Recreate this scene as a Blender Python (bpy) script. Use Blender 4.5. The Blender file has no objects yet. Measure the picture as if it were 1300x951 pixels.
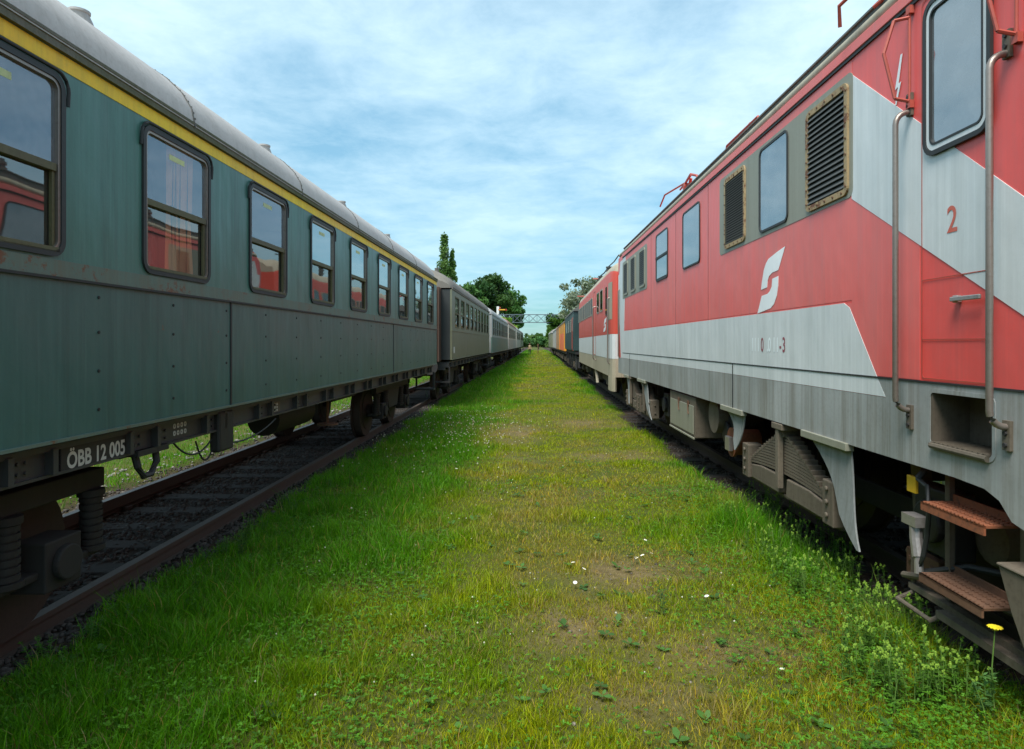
import bpy, bmesh, math, random
import numpy as np
from mathutils import Vector, Matrix
random.seed(7); RNG = np.random.default_rng(11)
R = math.radians
scene = bpy.context.scene
COL = scene.collection
F = 820.0          # focal length in photo pixels
H = 1.70           # eye height above the rail head (z = 0)

# ------------------------------------------------------------------ helpers
def tag(o, label=None, cat=None, group=None, kind=None):
    if label: o['label'] = label
    if cat: o['category'] = cat
    if group: o['group'] = group
    if kind: o['kind'] = kind
    return o

class Frame:
    """frame of a vehicle: o = outward from its aisle side, Y = along the track, z = up"""
    def __init__(s, side, hw, X0, slope, y0):
        s.side, s.hw, s.y0 = side, hw, y0
        cx = side * (X0 + slope * y0 * side * 1.0 + hw) if False else side * (X0 + hw) + slope * y0
        s.loc = Vector((cx, y0, 0)); s.yaw = -math.atan(slope)
    def __call__(s, o, Y, z):
        return Vector((-s.side * (s.hw + o), Y - s.y0, z))
    def root(s, name, label, cat, group=None):
        e = bpy.data.objects.new(name, None); COL.objects.link(e)
        e.empty_display_size = 0.3
        e.location = s.loc; e.rotation_euler = (0, 0, s.yaw)
        tag(e, label, cat, group); return e

class World:
    def __call__(s, o, Y, z): return Vector((o, Y, z))
WF = World()

class MB:
    def __init__(s, fr=WF):
        s.bm = bmesh.new(); s.f = fr; s.mi = 0
    def face(s, vs):
        try:
            f = s.bm.faces.new(vs); f.material_index = s.mi; return f
        except ValueError: return None
    def _ex(s, pa, pb):
        a = [s.bm.verts.new(s.f(*p)) for p in pa]; b = [s.bm.verts.new(s.f(*p)) for p in pb]
        n = len(a)
        s.face(a); s.face(list(reversed(b)))
        for i in range(n):
            s.face([a[i], b[i], b[(i+1) % n], a[(i+1) % n]])
        return s
    def box(s, o0, o1, Y0, Y1, z0, z1):
        return s._ex([(o0,Y0,z0),(o0,Y1,z0),(o0,Y1,z1),(o0,Y0,z1)], [(o1,Y0,z0),(o1,Y1,z0),(o1,Y1,z1),(o1,Y0,z1)])
    def side(s, poly, o0, o1):      # poly in (Y,z)
        return s._ex([(o0,y,z) for y,z in poly], [(o1,y,z) for y,z in poly])
    def along(s, poly, Y0, Y1):     # poly in (o,z)
        return s._ex([(o,Y0,z) for o,z in poly], [(o,Y1,z) for o,z in poly])
    def plan(s, poly, z0, z1):      # poly in (o,Y)
        return s._ex([(o,y,z0) for o,y in poly], [(o,y,z1) for o,y in poly])
    def loft(s, secs, cap=True):
        rings = [[s.bm.verts.new(s.f(*p)) for p in sec] for sec in secs]
        for a, b in zip(rings, rings[1:]):
            n = len(a)
            for i in range(n):
                s.face([a[i], b[i], b[(i+1) % n], a[(i+1) % n]])
        if cap:
            s.face(rings[0]); s.face(list(reversed(rings[-1])))
        return s
    def tube(s, pts, r, seg=8, r1=None):
        P = [Vector(p) for p in pts]; n = len(P)
        rings = []
        for i, p in enumerate(P):
            d = (P[min(i+1, n-1)] - P[max(i-1, 0)])
            if d.length < 1e-9: d = Vector((0,0,1))
            d.normalize()
            up = Vector((0,0,1)) if abs(d.z) < 0.9 else Vector((1,0,0))
            u = d.cross(up).normalized(); v = d.cross(u)
            rr = r if r1 is None else r + (r1 - r) * i / max(1, n-1)
            rings.append([tuple(p + u*math.cos(2*math.pi*k/seg)*rr + v*math.sin(2*math.pi*k/seg)*rr) for k in range(seg)])
        return s.loft(rings)
    def cyl(s, c, r, axis, l0, l1, seg=20):
        c = Vector(c); ax = {'o':Vector((1,0,0)),'Y':Vector((0,1,0)),'z':Vector((0,0,1))}[axis]
        return s.tube([c + ax*l0, c + ax*l1], r, seg)
    def ring(s, Y0, Y1, z0, z1, w, rad, o0, o1, seg=5):
        out = rrect(Y0, Y1, z0, z1, rad, seg); inn = rrect(Y0+w, Y1-w, z0+w, z1-w, max(rad-w, 0.012), seg)
        n = len(out)
        V = [[s.bm.verts.new(s.f(o, *p)) for p in ring] for ring in (out, inn) for o in (o0, o1)]
        oa, ob, ia, ib = V
        for i in range(n):
            j = (i+1) % n
            s.face([oa[i], ob[i], ob[j], oa[j]]); s.face([ia[j], ib[j], ib[i], ia[i]])
            s.face([ob[i], ib[i], ib[j], ob[j]]); s.face([oa[j], ia[j], ia[i], oa[i]])
        return s
    def build(s, name, mat, parent=None, bevel=0, smooth=False, norm=True):
        if norm: bmesh.ops.recalc_face_normals(s.bm, faces=s.bm.faces)
        me = bpy.data.meshes.new(name)
        s.bm.to_mesh(me); s.bm.free()
        for m in (mat if isinstance(mat, (list, tuple)) else [mat]): me.materials.append(m)
        if smooth:
            for p in me.polygons: p.use_smooth = True
            me.set_sharp_from_angle(angle=R(38))
        o = bpy.data.objects.new(name, me); COL.objects.link(o)
        if parent: o.parent = parent
        if bevel:
            m = o.modifiers.new('bevel', 'BEVEL'); m.width = bevel; m.segments = 2; m.limit_method = 'ANGLE'; m.angle_limit = R(40)
        return o

def rrect(Y0, Y1, z0, z1, rad, seg=5):
    pts = []
    for cy, cz, a0 in ((Y1-rad, z1-rad, 0), (Y0+rad, z1-rad, 90), (Y0+rad, z0+rad, 180), (Y1-rad, z0+rad, 270)):
        for k in range(seg+1):
            a = R(a0 + 90*k/seg); pts.append((cy + rad*math.cos(a), cz + rad*math.sin(a)))
    return pts

def arc(o, Y, z0, z1, out, r=0.07, n=5):
    """grab-rail path standing `out` proud of a side, vertical, feet bent home"""
    p = [(o, Y, z0)]
    for k in range(n+1):
        a = R(90*k/n); p.append((o + out - r + r*math.sin(a), Y, z0 + r - r*math.cos(a)))
    for k in range(n+1):
        a = R(90*k/n); p.append((o + out - r + r*math.cos(a), Y, z1 - r + r*math.sin(a)))
    p.append((o, Y, z1)); return p

def children(o): return [c for c in bpy.data.objects if c.parent == o]
def copy_tree(o, parent=None):
    c = o.copy(); COL.objects.link(c)
    if parent: c.parent = parent
    for ch in children(o): copy_tree(ch, c)
    return c

# ------------------------------------------------------------------ materials
def new_mat(name):
    m = bpy.data.materials.new(name); m.use_nodes = True
    nt = m.node_tree; b = nt.nodes['Principled BSDF']; return m, nt, b
def N(nt, t, **kw):
    n = nt.nodes.new(t)
    for k, v in kw.items(): setattr(n, k, v)
    return n
def ramp(nt, src, p0, p1, c0=(0,0,0,1), c1=(1,1,1,1)):
    r = N(nt, 'ShaderNodeValToRGB'); r.color_ramp.elements[0].position = p0; r.color_ramp.elements[1].position = p1
    r.color_ramp.elements[0].color = c0; r.color_ramp.elements[1].color = c1
    nt.links.new(src, r.inputs[0]); return r.outputs[0]
def noise(nt, vec, scale, detail=4, rough=0.6, mscale=(1,1,1)):
    mp = N(nt, 'ShaderNodeMapping'); mp.inputs['Scale'].default_value = mscale
    nt.links.new(vec, mp.inputs[0])
    n = N(nt, 'ShaderNodeTexNoise'); n.inputs['Scale'].default_value = scale; n.inputs['Detail'].default_value = detail
    n.inputs['Roughness'].default_value = rough
    nt.links.new(mp.outputs[0], n.inputs['Vector']); return n.outputs[0]
def mixc(nt, fac, a, b, mode='MIX'):
    m = N(nt, 'ShaderNodeMix', data_type='RGBA', blend_type=mode)
    for i, v in ((0, fac), (6, a), (7, b)):
        if hasattr(v, 'is_linked') or hasattr(v, 'links'): nt.links.new(v, m.inputs[i])
        else: m.inputs[i].default_value = v if i == 0 else (*v, 1)
    return m.outputs[2]
MATS = {}
def paint(name, col, dirt=(0.05,0.04,0.03), amt=0.5, rough=0.45, streak=0.35, fade=None, metal=0.0, spot=0.0, bump=0.02, wave=0.0):
    """weathered paint: vertical run-off streaks, blotches, faded patches, rust specks"""
    m, nt, b = new_mat(name)
    tc = N(nt, 'ShaderNodeTexCoord').outputs['Object']
    st = noise(nt, tc, 1.0, 6, 0.7, (9, 9, 0.35))
    st2 = noise(nt, tc, 1.0, 4, 0.65, (34, 34, 0.8))
    bl = noise(nt, tc, 0.9, 6, 0.6)
    fine = noise(nt, tc, 38, 4, 0.6)
    c = mixc(nt, ramp(nt, bl, 0.35, 0.72), col, fade or tuple(min(1, v*1.25+0.01) for v in col))
    f1 = N(nt, 'ShaderNodeMath', operation='MULTIPLY'); nt.links.new(ramp(nt, st, 0.46, 0.78), f1.inputs[0]); f1.inputs[1].default_value = streak
    c = mixc(nt, f1.outputs[0], c, dirt)
    f2 = N(nt, 'ShaderNodeMath', operation='MULTIPLY'); nt.links.new(ramp(nt, st2, 0.5, 0.8), f2.inputs[0]); f2.inputs[1].default_value = streak*0.6
    c = mixc(nt, f2.outputs[0], c, tuple(min(1, v*1.5+0.02) for v in col))
    f3 = N(nt, 'ShaderNodeMath', operation='MULTIPLY'); nt.links.new(ramp(nt, fine, 0.5, 0.75), f3.inputs[0]); f3.inputs[1].default_value = amt*0.35
    c = mixc(nt, f3.outputs[0], c, dirt)
    if spot:
        sp = noise(nt, tc, 6, 8, 0.75)
        c = mixc(nt, ramp(nt, sp, 0.72 - spot*0.15, 0.78 - spot*0.15), c, (0.16, 0.06, 0.025))
    nt.links.new(c, b.inputs['Base Color'])
    rr = N(nt, 'ShaderNodeMapRange'); rr.inputs[3].default_value = max(0.05, rough-0.12); rr.inputs[4].default_value = min(1, rough+0.2)
    nt.links.new(bl, rr.inputs[0]); nt.links.new(rr.outputs[0], b.inputs['Roughness'])
    b.inputs['Metallic'].default_value = metal
    bp = N(nt, 'ShaderNodeBump'); bp.inputs['Strength'].default_value = 0.16; bp.inputs['Distance'].default_value = bump
    if wave:
        nt.links.new(fine, bp.inputs['Height'])
        wv = noise(nt, tc, 1.0, 3, 0.5, (2.0, 2.0, 0.9))
        b2 = N(nt, 'ShaderNodeBump'); b2.inputs['Strength'].default_value = 0.8; b2.inputs['Distance'].default_value = 0.012*wave
        nt.links.new(wv, b2.inputs['Height']); nt.links.new(b2.outputs[0], bp.inputs['Normal'])
    else: nt.links.new(fine, bp.inputs['Height'])
    nt.links.new(bp.outputs[0], b.inputs['Normal'])
    MATS[name] = m; return m
P_ = paint
m_teal   = P_('teal_paint', (0.058,0.172,0.142), (0.035,0.085,0.07), 0.3, 0.36, 0.85, fade=(0.065,0.195,0.158), spot=0.25, bump=0.004, wave=3)
m_teal2  = P_('teal_panel_paint', (0.042,0.118,0.106), (0.025,0.06,0.055), 0.3, 0.36, 0.8, fade=(0.058,0.142,0.125), spot=0.35, bump=0.004, wave=3)
m_trim   = P_('teal_trim_paint', (0.10,0.15,0.12), (0.16,0.09,0.04), 0.6, 0.5, 0.6, bump=0.003, spot=1.0)
m_yellow = P_('yellow_paint', (0.95,0.56,0.002), (0.20,0.16,0.02), 0.4, 0.5, 0.40, bump=0.003)
m_roof   = P_('roof_grey', (0.40,0.38,0.36), (0.22,0.20,0.17), 0.9, 0.75, 0.35, fade=(0.48,0.46,0.44), bump=0.004)
m_gutter = P_('mossy_gutter', (0.15,0.14,0.11), (0.06,0.07,0.02), 1.6, 0.85, 0.6, fade=(0.10,0.11,0.04), bump=0.01)
m_black  = P_('black_iron', (0.016,0.016,0.017), (0.05,0.035,0.025), 0.8, 0.6, 0.4, bump=0.004)
m_sole   = P_('solebar_paint', (0.035,0.037,0.040), (0.07,0.045,0.03), 0.9, 0.5, 0.5, bump=0.004)
m_rust   = P_('rusty_steel', (0.13,0.060,0.032), (0.05,0.025,0.015), 1.5, 0.8, 0.3, fade=(0.17,0.09,0.05), bump=0.008)
m_orust  = P_('orange_rust', (0.27,0.085,0.035), (0.08,0.04,0.025), 2.2, 0.85, 0.3, fade=(0.26,0.08,0.03), bump=0.008)
m_rail   = P_('rail_steel', (0.085,0.058,0.045), (0.035,0.026,0.02), 1.0, 0.5, 0.1, fade=(0.095,0.072,0.060), bump=0.004)
m_alu    = P_('aluminium', (0.40,0.37,0.35), (0.12,0.09,0.06), 0.7, 0.38, 0.35, metal=0.6, bump=0.003)
m_steelr = P_('handrail_steel', (0.26,0.22,0.19), (0.10,0.06,0.04), 0.8, 0.35, 0.2, metal=0.6, bump=0.003)
m_oldfr  = P_('mossy_window_frame', (0.10,0.09,0.045), (0.03,0.03,0.01), 1.2, 0.6, 0.4, fade=(0.14,0.13,0.05), bump=0.004)
m_rubber = P_('black_rubber', (0.018,0.020,0.020), (0.04,0.04,0.035), 0.5, 0.55, 0.2, bump=0.003)
m_red    = P_('loco_red', (0.84,0.085,0.066), (0.42,0.12,0.11), 0.3, 0.38, 0.35, fade=(0.70,0.11,0.10), spot=0.1, bump=0.002, wave=2.5)
m_redf   = P_('loco_red_faded', (0.82,0.130,0.112), (0.52,0.19,0.18), 0.3, 0.42, 0.5, fade=(0.78,0.185,0.165), spot=0.15, bump=0.002, wave=2.5)
m_white  = P_('loco_white', (0.64,0.665,0.655), (0.42,0.44,0.42), 0.25, 0.4, 0.45, fade=(0.68,0.70,0.69), spot=0.1, bump=0.002, wave=2.5)
m_grey   = P_('loco_grey', (0.28,0.29,0.28), (0.15,0.13,0.095), 0.6, 0.5, 1.0, fade=(0.40,0.41,0.40), bump=0.003, wave=2)
m_olive  = P_('loco_olive_grey', (0.25,0.25,0.19), (0.13,0.12,0.08), 0.4, 0.5, 0.35, fade=(0.30,0.29,0.23), bump=0.003)
m_beige  = P_('loco_beige', (0.37,0.325,0.235), (0.18,0.13,0.075), 0.6, 0.55, 0.6, bump=0.003)
m_dkroof = P_('roof_dark_grey', (0.11,0.11,0.10), (0.05,0.045,0.04), 0.8, 0.7, 0.3, bump=0.004)
m_ufr    = P_('underframe_grey', (0.115,0.092,0.066), (0.045,0.030,0.02), 1.3, 0.7, 0.6, fade=(0.17,0.14,0.10), spot=0.4, bump=0.004)
m_sand   = P_('guard_grey', (0.21,0.225,0.22), (0.09,0.085,0.07), 0.7, 0.6, 0.8, bump=0.003)
m_louv   = P_('louvre_metal', (0.075,0.072,0.062), (0.03,0.02,0.015), 0.9, 0.45, 0.4, bump=0.003)
m_rfr    = P_('rusty_ochre_frame', (0.34,0.24,0.12), (0.12,0.06,0.03), 1.4, 0.65, 0.4, spot=1.3, bump=0.004)
m_redfr  = P_('red_oxide', (0.40,0.07,0.045), (0.16,0.05,0.03), 0.8, 0.5, 0.2, bump=0.003)
m_letter = P_('lettering_white', (0.52,0.52,0.49), (0.3,0.3,0.27), 0.5, 0.6, 0.1, bump=0.001)
m_lettw  = P_('lettering_bright', (0.80,0.82,0.82), (0.5,0.5,0.5), 0.3, 0.5, 0.1, bump=0.001)
m_lettg  = P_('lettering_ghost', (0.74,0.79,0.79), (0.6,0.66,0.66), 0.2, 0.5, 0.1, bump=0.001)
m_lettm  = P_('lettering_maroon', (0.26,0.06,0.075), (0.3,0.22,0.22), 0.5, 0.5, 0.1, bump=0.001)
m_lettr  = P_('lettering_red', (0.55,0.10,0.06), (0.5,0.3,0.25), 0.5, 0.5, 0.2, bump=0.001)
m_ylabel = P_('yellow_label', (0.75,0.42,0.02), (0.3,0.2,0.05), 0.4, 0.5, 0.2, bump=0.001)
m_curt   = P_('orange_curtain', (0.95,0.36,0.15), (0.7,0.22,0.08), 0.1, 0.9, 0.5, bump=0.004)
m_int    = P_('coach_interior', (0.10,0.085,0.07), (0.05,0.04,0.03), 0.3, 0.7, 0.2, bump=0.001)
m_cgrey  = P_('coach_grey_green', (0.165,0.180,0.115), (0.06,0.065,0.045), 0.5, 0.5, 0.45, fade=(0.20,0.212,0.138), bump=0.004)
m_cgrey2 = P_('coach_dull_green', (0.155,0.160,0.098), (0.05,0.05,0.035), 0.5, 0.5, 0.45, bump=0.004)
m_cend   = P_('coach_end_slate', (0.024,0.030,0.030), (0.025,0.02,0.02), 0.6, 0.6, 0.4, bump=0.004)
m_roofb  = P_('roof_brown_grey', (0.165,0.150,0.128), (0.08,0.06,0.045), 0.8, 0.8, 0.4, bump=0.004)
m_rooflt = P_('roof_light_grey', (0.36,0.35,0.34), (0.2,0.19,0.17), 0.5, 0.7, 0.3, bump=0.004)
m_roofrd = P_('roof_brown_red', (0.26,0.15,0.11), (0.13,0.08,0.06), 0.6, 0.7, 0.3, bump=0.004)
m_cgt    = P_('coach_green_teal', (0.09,0.155,0.13), (0.04,0.06,0.05), 0.5, 0.5, 0.4, bump=0.004)
m_clav   = P_('coach_pale_grey', (0.27,0.28,0.27), (0.2,0.19,0.17), 0.5, 0.5, 0.4, bump=0.004)
m_cbeige = P_('coach_beige', (0.40,0.38,0.33), (0.2,0.18,0.14), 0.5, 0.5, 0.4, bump=0.004)
m_gang   = P_('gangway_rubber', (0.085,0.045,0.03), (0.03,0.02,0.015), 0.8, 0.8, 0.6, bump=0.006)
m_dgreen = P_('dark_green_loco_paint', (0.025,0.055,0.055), (0.02,0.02,0.02), 0.4, 0.35, 0.3, bump=0.003)
m_orange = P_('wagon_orange', (0.66,0.27,0.02), (0.25,0.1,0.02), 0.5, 0.5, 0.4, bump=0.003)
m_pink   = P_('wagon_red_panel', (0.60,0.12,0.08), (0.3,0.1,0.06), 0.5, 0.5, 0.3, bump=0.003)
m_redo   = P_('loco_orange_red', (0.58,0.068,0.042), (0.26,0.07,0.04), 0.4, 0.45, 0.35, fade=(0.56,0.09,0.06), bump=0.002)
m_wood   = P_('sleeper_wood', (0.030,0.023,0.018), (0.02,0.015,0.012), 1.4, 0.9, 0.5, bump=0.02)
m_galv   = P_('galvanised_lattice', (0.11,0.14,0.16), (0.07,0.08,0.08), 0.3, 0.6, 0.2, bump=0.002)
m_pole   = P_('white_mast_paint', (0.72,0.71,0.68), (0.3,0.25,0.2), 0.3, 0.5, 0.3, bump=0.002)
m_arm    = P_('signal_arm_red', (0.55,0.05,0.04), (0.3,0.05,0.03), 0.3, 0.5, 0.2, bump=0.002)
m_bark   = P_('bark', (0.10,0.075,0.055), (0.04,0.03,0.02), 1.0, 0.9, 0.6, bump=0.03)
m_wheel  = P_('wheel_steel', (0.045,0.027,0.020), (0.02,0.015,0.01), 1.0, 0.7, 0.2, bump=0.004)
m_bogie  = P_('bogie_black', (0.014,0.012,0.011), (0.04,0.028,0.02), 0.9, 0.7, 0.4, bump=0.004)
m_disc   = P_('green_grey_insulator', (0.05,0.05,0.045), (0.1,0.08,0.06), 0.6, 0.35, 0.2, bump=0.002)

def glass(name, refl, tint, under, see=0.0, rough=0.02, dots=False):
    m, nt, b = new_mat(name); out = nt.nodes['Material Output']
    tc = N(nt, 'ShaderNodeTexCoord').outputs['Object']
    g = N(nt, 'ShaderNodeBsdfGlossy'); g.inputs['Color'].default_value = (*tint, 1); g.inputs['Roughness'].default_value = rough
    bp = N(nt, 'ShaderNodeBump'); bp.inputs['Strength'].default_value = 0.12; bp.inputs['Distance'].default_value = 0.02
    nt.links.new(noise(nt, tc, 2.2, 1, 0.3), bp.inputs['Height']); nt.links.new(bp.outputs[0], g.inputs['Normal'])
    d = N(nt, 'ShaderNodeBsdfDiffuse')
    if dots:
        v = N(nt, 'ShaderNodeTexVoronoi'); v.inputs['Scale'].default_value = 26; nt.links.new(tc, v.inputs['Vector'])
        nt.links.new(mixc(nt, ramp(nt, v.outputs['Distance'], 0.1, 0.75), tuple(x*1.25 for x in under), tuple(x*0.8 for x in under)), d.inputs['Color'])
    else:
        nt.links.new(mixc(nt, ramp(nt, noise(nt, tc, 3.5, 6, 0.7), 0.4, 0.75), under, tuple(min(1, x*1.6+0.02) for x in under)), d.inputs['Color'])
    t = N(nt, 'ShaderNodeBsdfTransparent'); t.inputs['Color'].default_value = (0.85, 0.87, 0.88, 1)
    m1 = N(nt, 'ShaderNodeMixShader'); m1.inputs[0].default_value = see
    nt.links.new(d.outputs[0], m1.inputs[1]); nt.links.new(t.outputs[0], m1.inputs[2])
    lw = N(nt, 'ShaderNodeFresnel'); lw.inputs['IOR'].default_value = 1.5
    mr = N(nt, 'ShaderNodeMapRange'); mr.inputs[3].default_value = refl; mr.inputs[4].default_value = 1.0
    nt.links.new(lw.outputs[0], mr.inputs[0])
    m2 = N(nt, 'ShaderNodeMixShader'); nt.links.new(mr.outputs[0], m2.inputs[0])
    nt.links.new(m1.outputs[0], m2.inputs[1]); nt.links.new(g.outputs[0], m2.inputs[2])
    gm_ = N(nt, 'ShaderNodeNewGeometry'); t2 = N(nt, 'ShaderNodeBsdfTransparent'); m3 = N(nt, 'ShaderNodeMixShader')
    nt.links.new(gm_.outputs['Backfacing'], m3.inputs[0]); nt.links.new(m2.outputs[0], m3.inputs[1]); nt.links.new(t2.outputs[0], m3.inputs[2])
    nt.links.new(m3.outputs[0], out.inputs['Surface']); return m
g_up   = glass('frosted_pane', 0.15, (0.80,0.86,0.95), (0.28,0.30,0.34), 0.68, 0.03, dots=True)
g_low  = glass('clear_pane', 0.20, (0.85,0.84,0.82), (0.09,0.08,0.07), 0.75)
g_loco = glass('loco_pane', 0.30, (0.80,0.82,0.84), (0.13,0.14,0.145), 0.0, 0.05)
g_dark = glass('dark_pane', 0.12, (0.8,0.85,0.9), (0.02,0.022,0.022), 0.0)
g_mid  = glass('pale_pane', 0.45, (0.75,0.82,0.85), (0.06,0.07,0.07), 0.0)

# ------------------------------------------------------------------ camera, sun, sky
cam = bpy.data.cameras.new('camera'); co = bpy.data.objects.new('camera', cam); COL.objects.link(co)
co.location = (0, 0, H); co.rotation_euler = (R(90), 0, 0)
cam.sensor_width = 36; cam.lens = 36 * F / 1300
cam.shift_x = -30/1300; cam.shift_y = -39.5/1300
cam.clip_start = 0.05; cam.clip_end = 3000
scene.camera = co
SUN_EL, SUN_AZ = 60, 207         # azimuth clockwise from +Y: behind the camera, to the left
sun = bpy.data.lights.new('sun', 'SUN'); so = bpy.data.objects.new('sun', sun); COL.objects.link(so)
sun.energy = 2.7; sun.angle = R(26); sun.color = (1, 0.955, 0.89)
d = Vector((math.sin(R(SUN_AZ))*math.cos(R(SUN_EL)), math.cos(R(SUN_AZ))*math.cos(R(SUN_EL)), math.sin(R(SUN_EL))))
so.rotation_euler = (-d).to_track_quat('-Z', 'Y').to_euler(); so.location = (0, -5, 30)
w = bpy.data.worlds.new('World'); scene.world = w; w.use_nodes = True
nt = w.node_tree; bg = nt.nodes['Background']
sky = N(nt, 'ShaderNodeTexSky', sky_type='NISHITA'); sky.sun_disc = False
sky.sun_elevation = R(SUN_EL); sky.sun_rotation = R(SUN_AZ); sky.air_density = 1.0; sky.dust_density = 0.3; sky.ozone_density = 2.0
tc = N(nt, 'ShaderNodeTexCoord').outputs['Generated']
sep = N(nt, 'ShaderNodeSeparateXYZ'); nt.links.new(tc, sep.inputs[0])
mx = N(nt, 'ShaderNodeMath', operation='MAXIMUM'); nt.links.new(sep.outputs[2], mx.inputs[0]); mx.inputs[1].default_value = 0.02
ad = N(nt, 'ShaderNodeMath', operation='ADD'); nt.links.new(mx.outputs[0], ad.inputs[0]); ad.inputs[1].default_value = 0.10
dx = N(nt, 'ShaderNodeMath', operation='DIVIDE'); nt.links.new(sep.outputs[0], dx.inputs[0]); nt.links.new(ad.outputs[0], dx.inputs[1])
dy = N(nt, 'ShaderNodeMath', operation='DIVIDE'); nt.links.new(sep.outputs[1], dy.inputs[0]); nt.links.new(ad.outputs[0], dy.inputs[1])
cb = N(nt, 'ShaderNodeCombineXYZ'); nt.links.new(dx.outputs[0], cb.inputs[0]); nt.links.new(dy.outputs[0], cb.inputs[1])
def wnoise(scale, ms, det=8, ro=0.62, dist=0.3, rot=0):
    mp = N(nt, 'ShaderNodeMapping'); mp.inputs['Scale'].default_value = ms; mp.inputs['Rotation'].default_value = (0,0,R(rot)); nt.links.new(cb.outputs[0], mp.inputs[0])
    n = N(nt, 'ShaderNodeTexNoise'); n.inputs['Scale'].default_value = scale; n.inputs['Detail'].default_value = det
    n.inputs['Roughness'].default_value = ro; n.inputs['Distortion'].default_value = dist
    nt.links.new(mp.outputs[0], n.inputs['Vector']); return n.outputs[0]
big = wnoise(0.75, (1.0, 1.0, 1), 6, 0.50, 0.15, 20)
fin = wnoise(3.4, (1.0, 1.0, 1), 8, 0.66, 0.25, 14)
cm = N(nt, 'ShaderNodeMath', operation='MULTIPLY_ADD'); nt.links.new(fin, cm.inputs[0]); cm.inputs[1].default_value = 0.44; nt.links.new(big, cm.inputs[2])
cl = ramp(nt, cm.outputs[0], 0.53, 0.87)
gain = N(nt, 'ShaderNodeMath', operation='MULTIPLY_ADD'); nt.links.new(cl, gain.inputs[0]); gain.inputs[1].default_value = 0.66; gain.inputs[2].default_value = 0.15
hz = ramp(nt, sep.outputs[2], 0.0, 0.42, (0.30,0.345,0.46,1), (1,1,1,1))
skyt = mixc(nt, 1.0, sky.outputs[0], (0.85, 1.38, 1.25), 'MULTIPLY')
skyc = mixc(nt, 1.0, skyt, hz, 'MULTIPLY')
lo = ramp(nt, sep.outputs[2], 0.0, 0.30, (0.35,0.35,0.35,1), (1,1,1,1))
g2 = N(nt, 'ShaderNodeMath', operation='MULTIPLY'); nt.links.new(gain.outputs[0], g2.inputs[0]); nt.links.new(lo, g2.inputs[1])
fc = mixc(nt, g2.outputs[0], skyc, (5.9, 7.5, 8.2))
nt.links.new(fc, bg.inputs['Color']); bg.inputs['Strength'].default_value = 0.09
vs = scene.view_settings; vs.view_transform = 'Standard'; vs.look = 'None'; vs.exposure = 0.85; vs.gamma = 1; vs.use_curve_mapping = False
scene.cycles.max_bounces = 8; scene.cycles.transparent_max_bounces = 12; scene.cycles.use_denoising = True

# ------------------------------------------------------------------ text
def text_mesh(txt, fr, size, Ystart, z, o, direction, width=0.8, bold=0.0, name='number_lettering', mat=None, parent=None, depth=0.002):
    cu = bpy.data.curves.new('txt', 'FONT'); cu.body = txt; cu.size = size / 0.73; cu.offset = bold; cu.resolution_u = 4
    to = bpy.data.objects.new('txt', cu); COL.objects.link(to)
    bpy.context.view_layer.update()
    me = bpy.data.meshes.new_from_object(to.evaluated_get(bpy.context.evaluated_depsgraph_get()))
    COL.objects.unlink(to); bpy.data.objects.remove(to)
    for v in me.vertices:
        v.co = fr(o, Ystart + direction * v.co.x * width, z + v.co.y)
    me.materials.clear(); me.materials.append(mat)
    ob = bpy.data.objects.new(name, me); COL.objects.link(ob); ob.parent = parent; return ob

# ------------------------------------------------------------------ wheels, bogies
def wheel(fr, parent, Y, z=0.46, r=0.46, o=-0.64, name='wheel'):
    mb = MB(fr)
    mb.cyl((o, Y, z), r, 'o', -0.135, 0, 28); mb.cyl((o-0.135, Y, z), r+0.03, 'o', -0.03, 0, 28)
    mb.cyl((o, Y, z), r*0.72, 'o', 0, 0.012, 24); mb.cyl((o, Y, z), 0.12, 'o', 0, 0.1, 16)
    return mb.build(name, m_wheel, parent, smooth=True)

def coil(mb, o, Y, z0, z1, r=0.095):
    n = 7
    for k in range(n):
        z = z0 + (z1-z0)*(k+0.5)/n
        mb.cyl((o, Y, z), r, 'z', -(z1-z0)/n*0.36, (z1-z0)/n*0.36, 14)
    mb.cyl((o, Y, z0), r*0.8, 'z', 0, z1-z0, 12); mb.cyl((o, Y, z0), r*1.25, 'z', -0.03, 0.0, 14); mb.cyl((o, Y, z1), r*1.2, 'z', 0, 0.04, 14)

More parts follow.
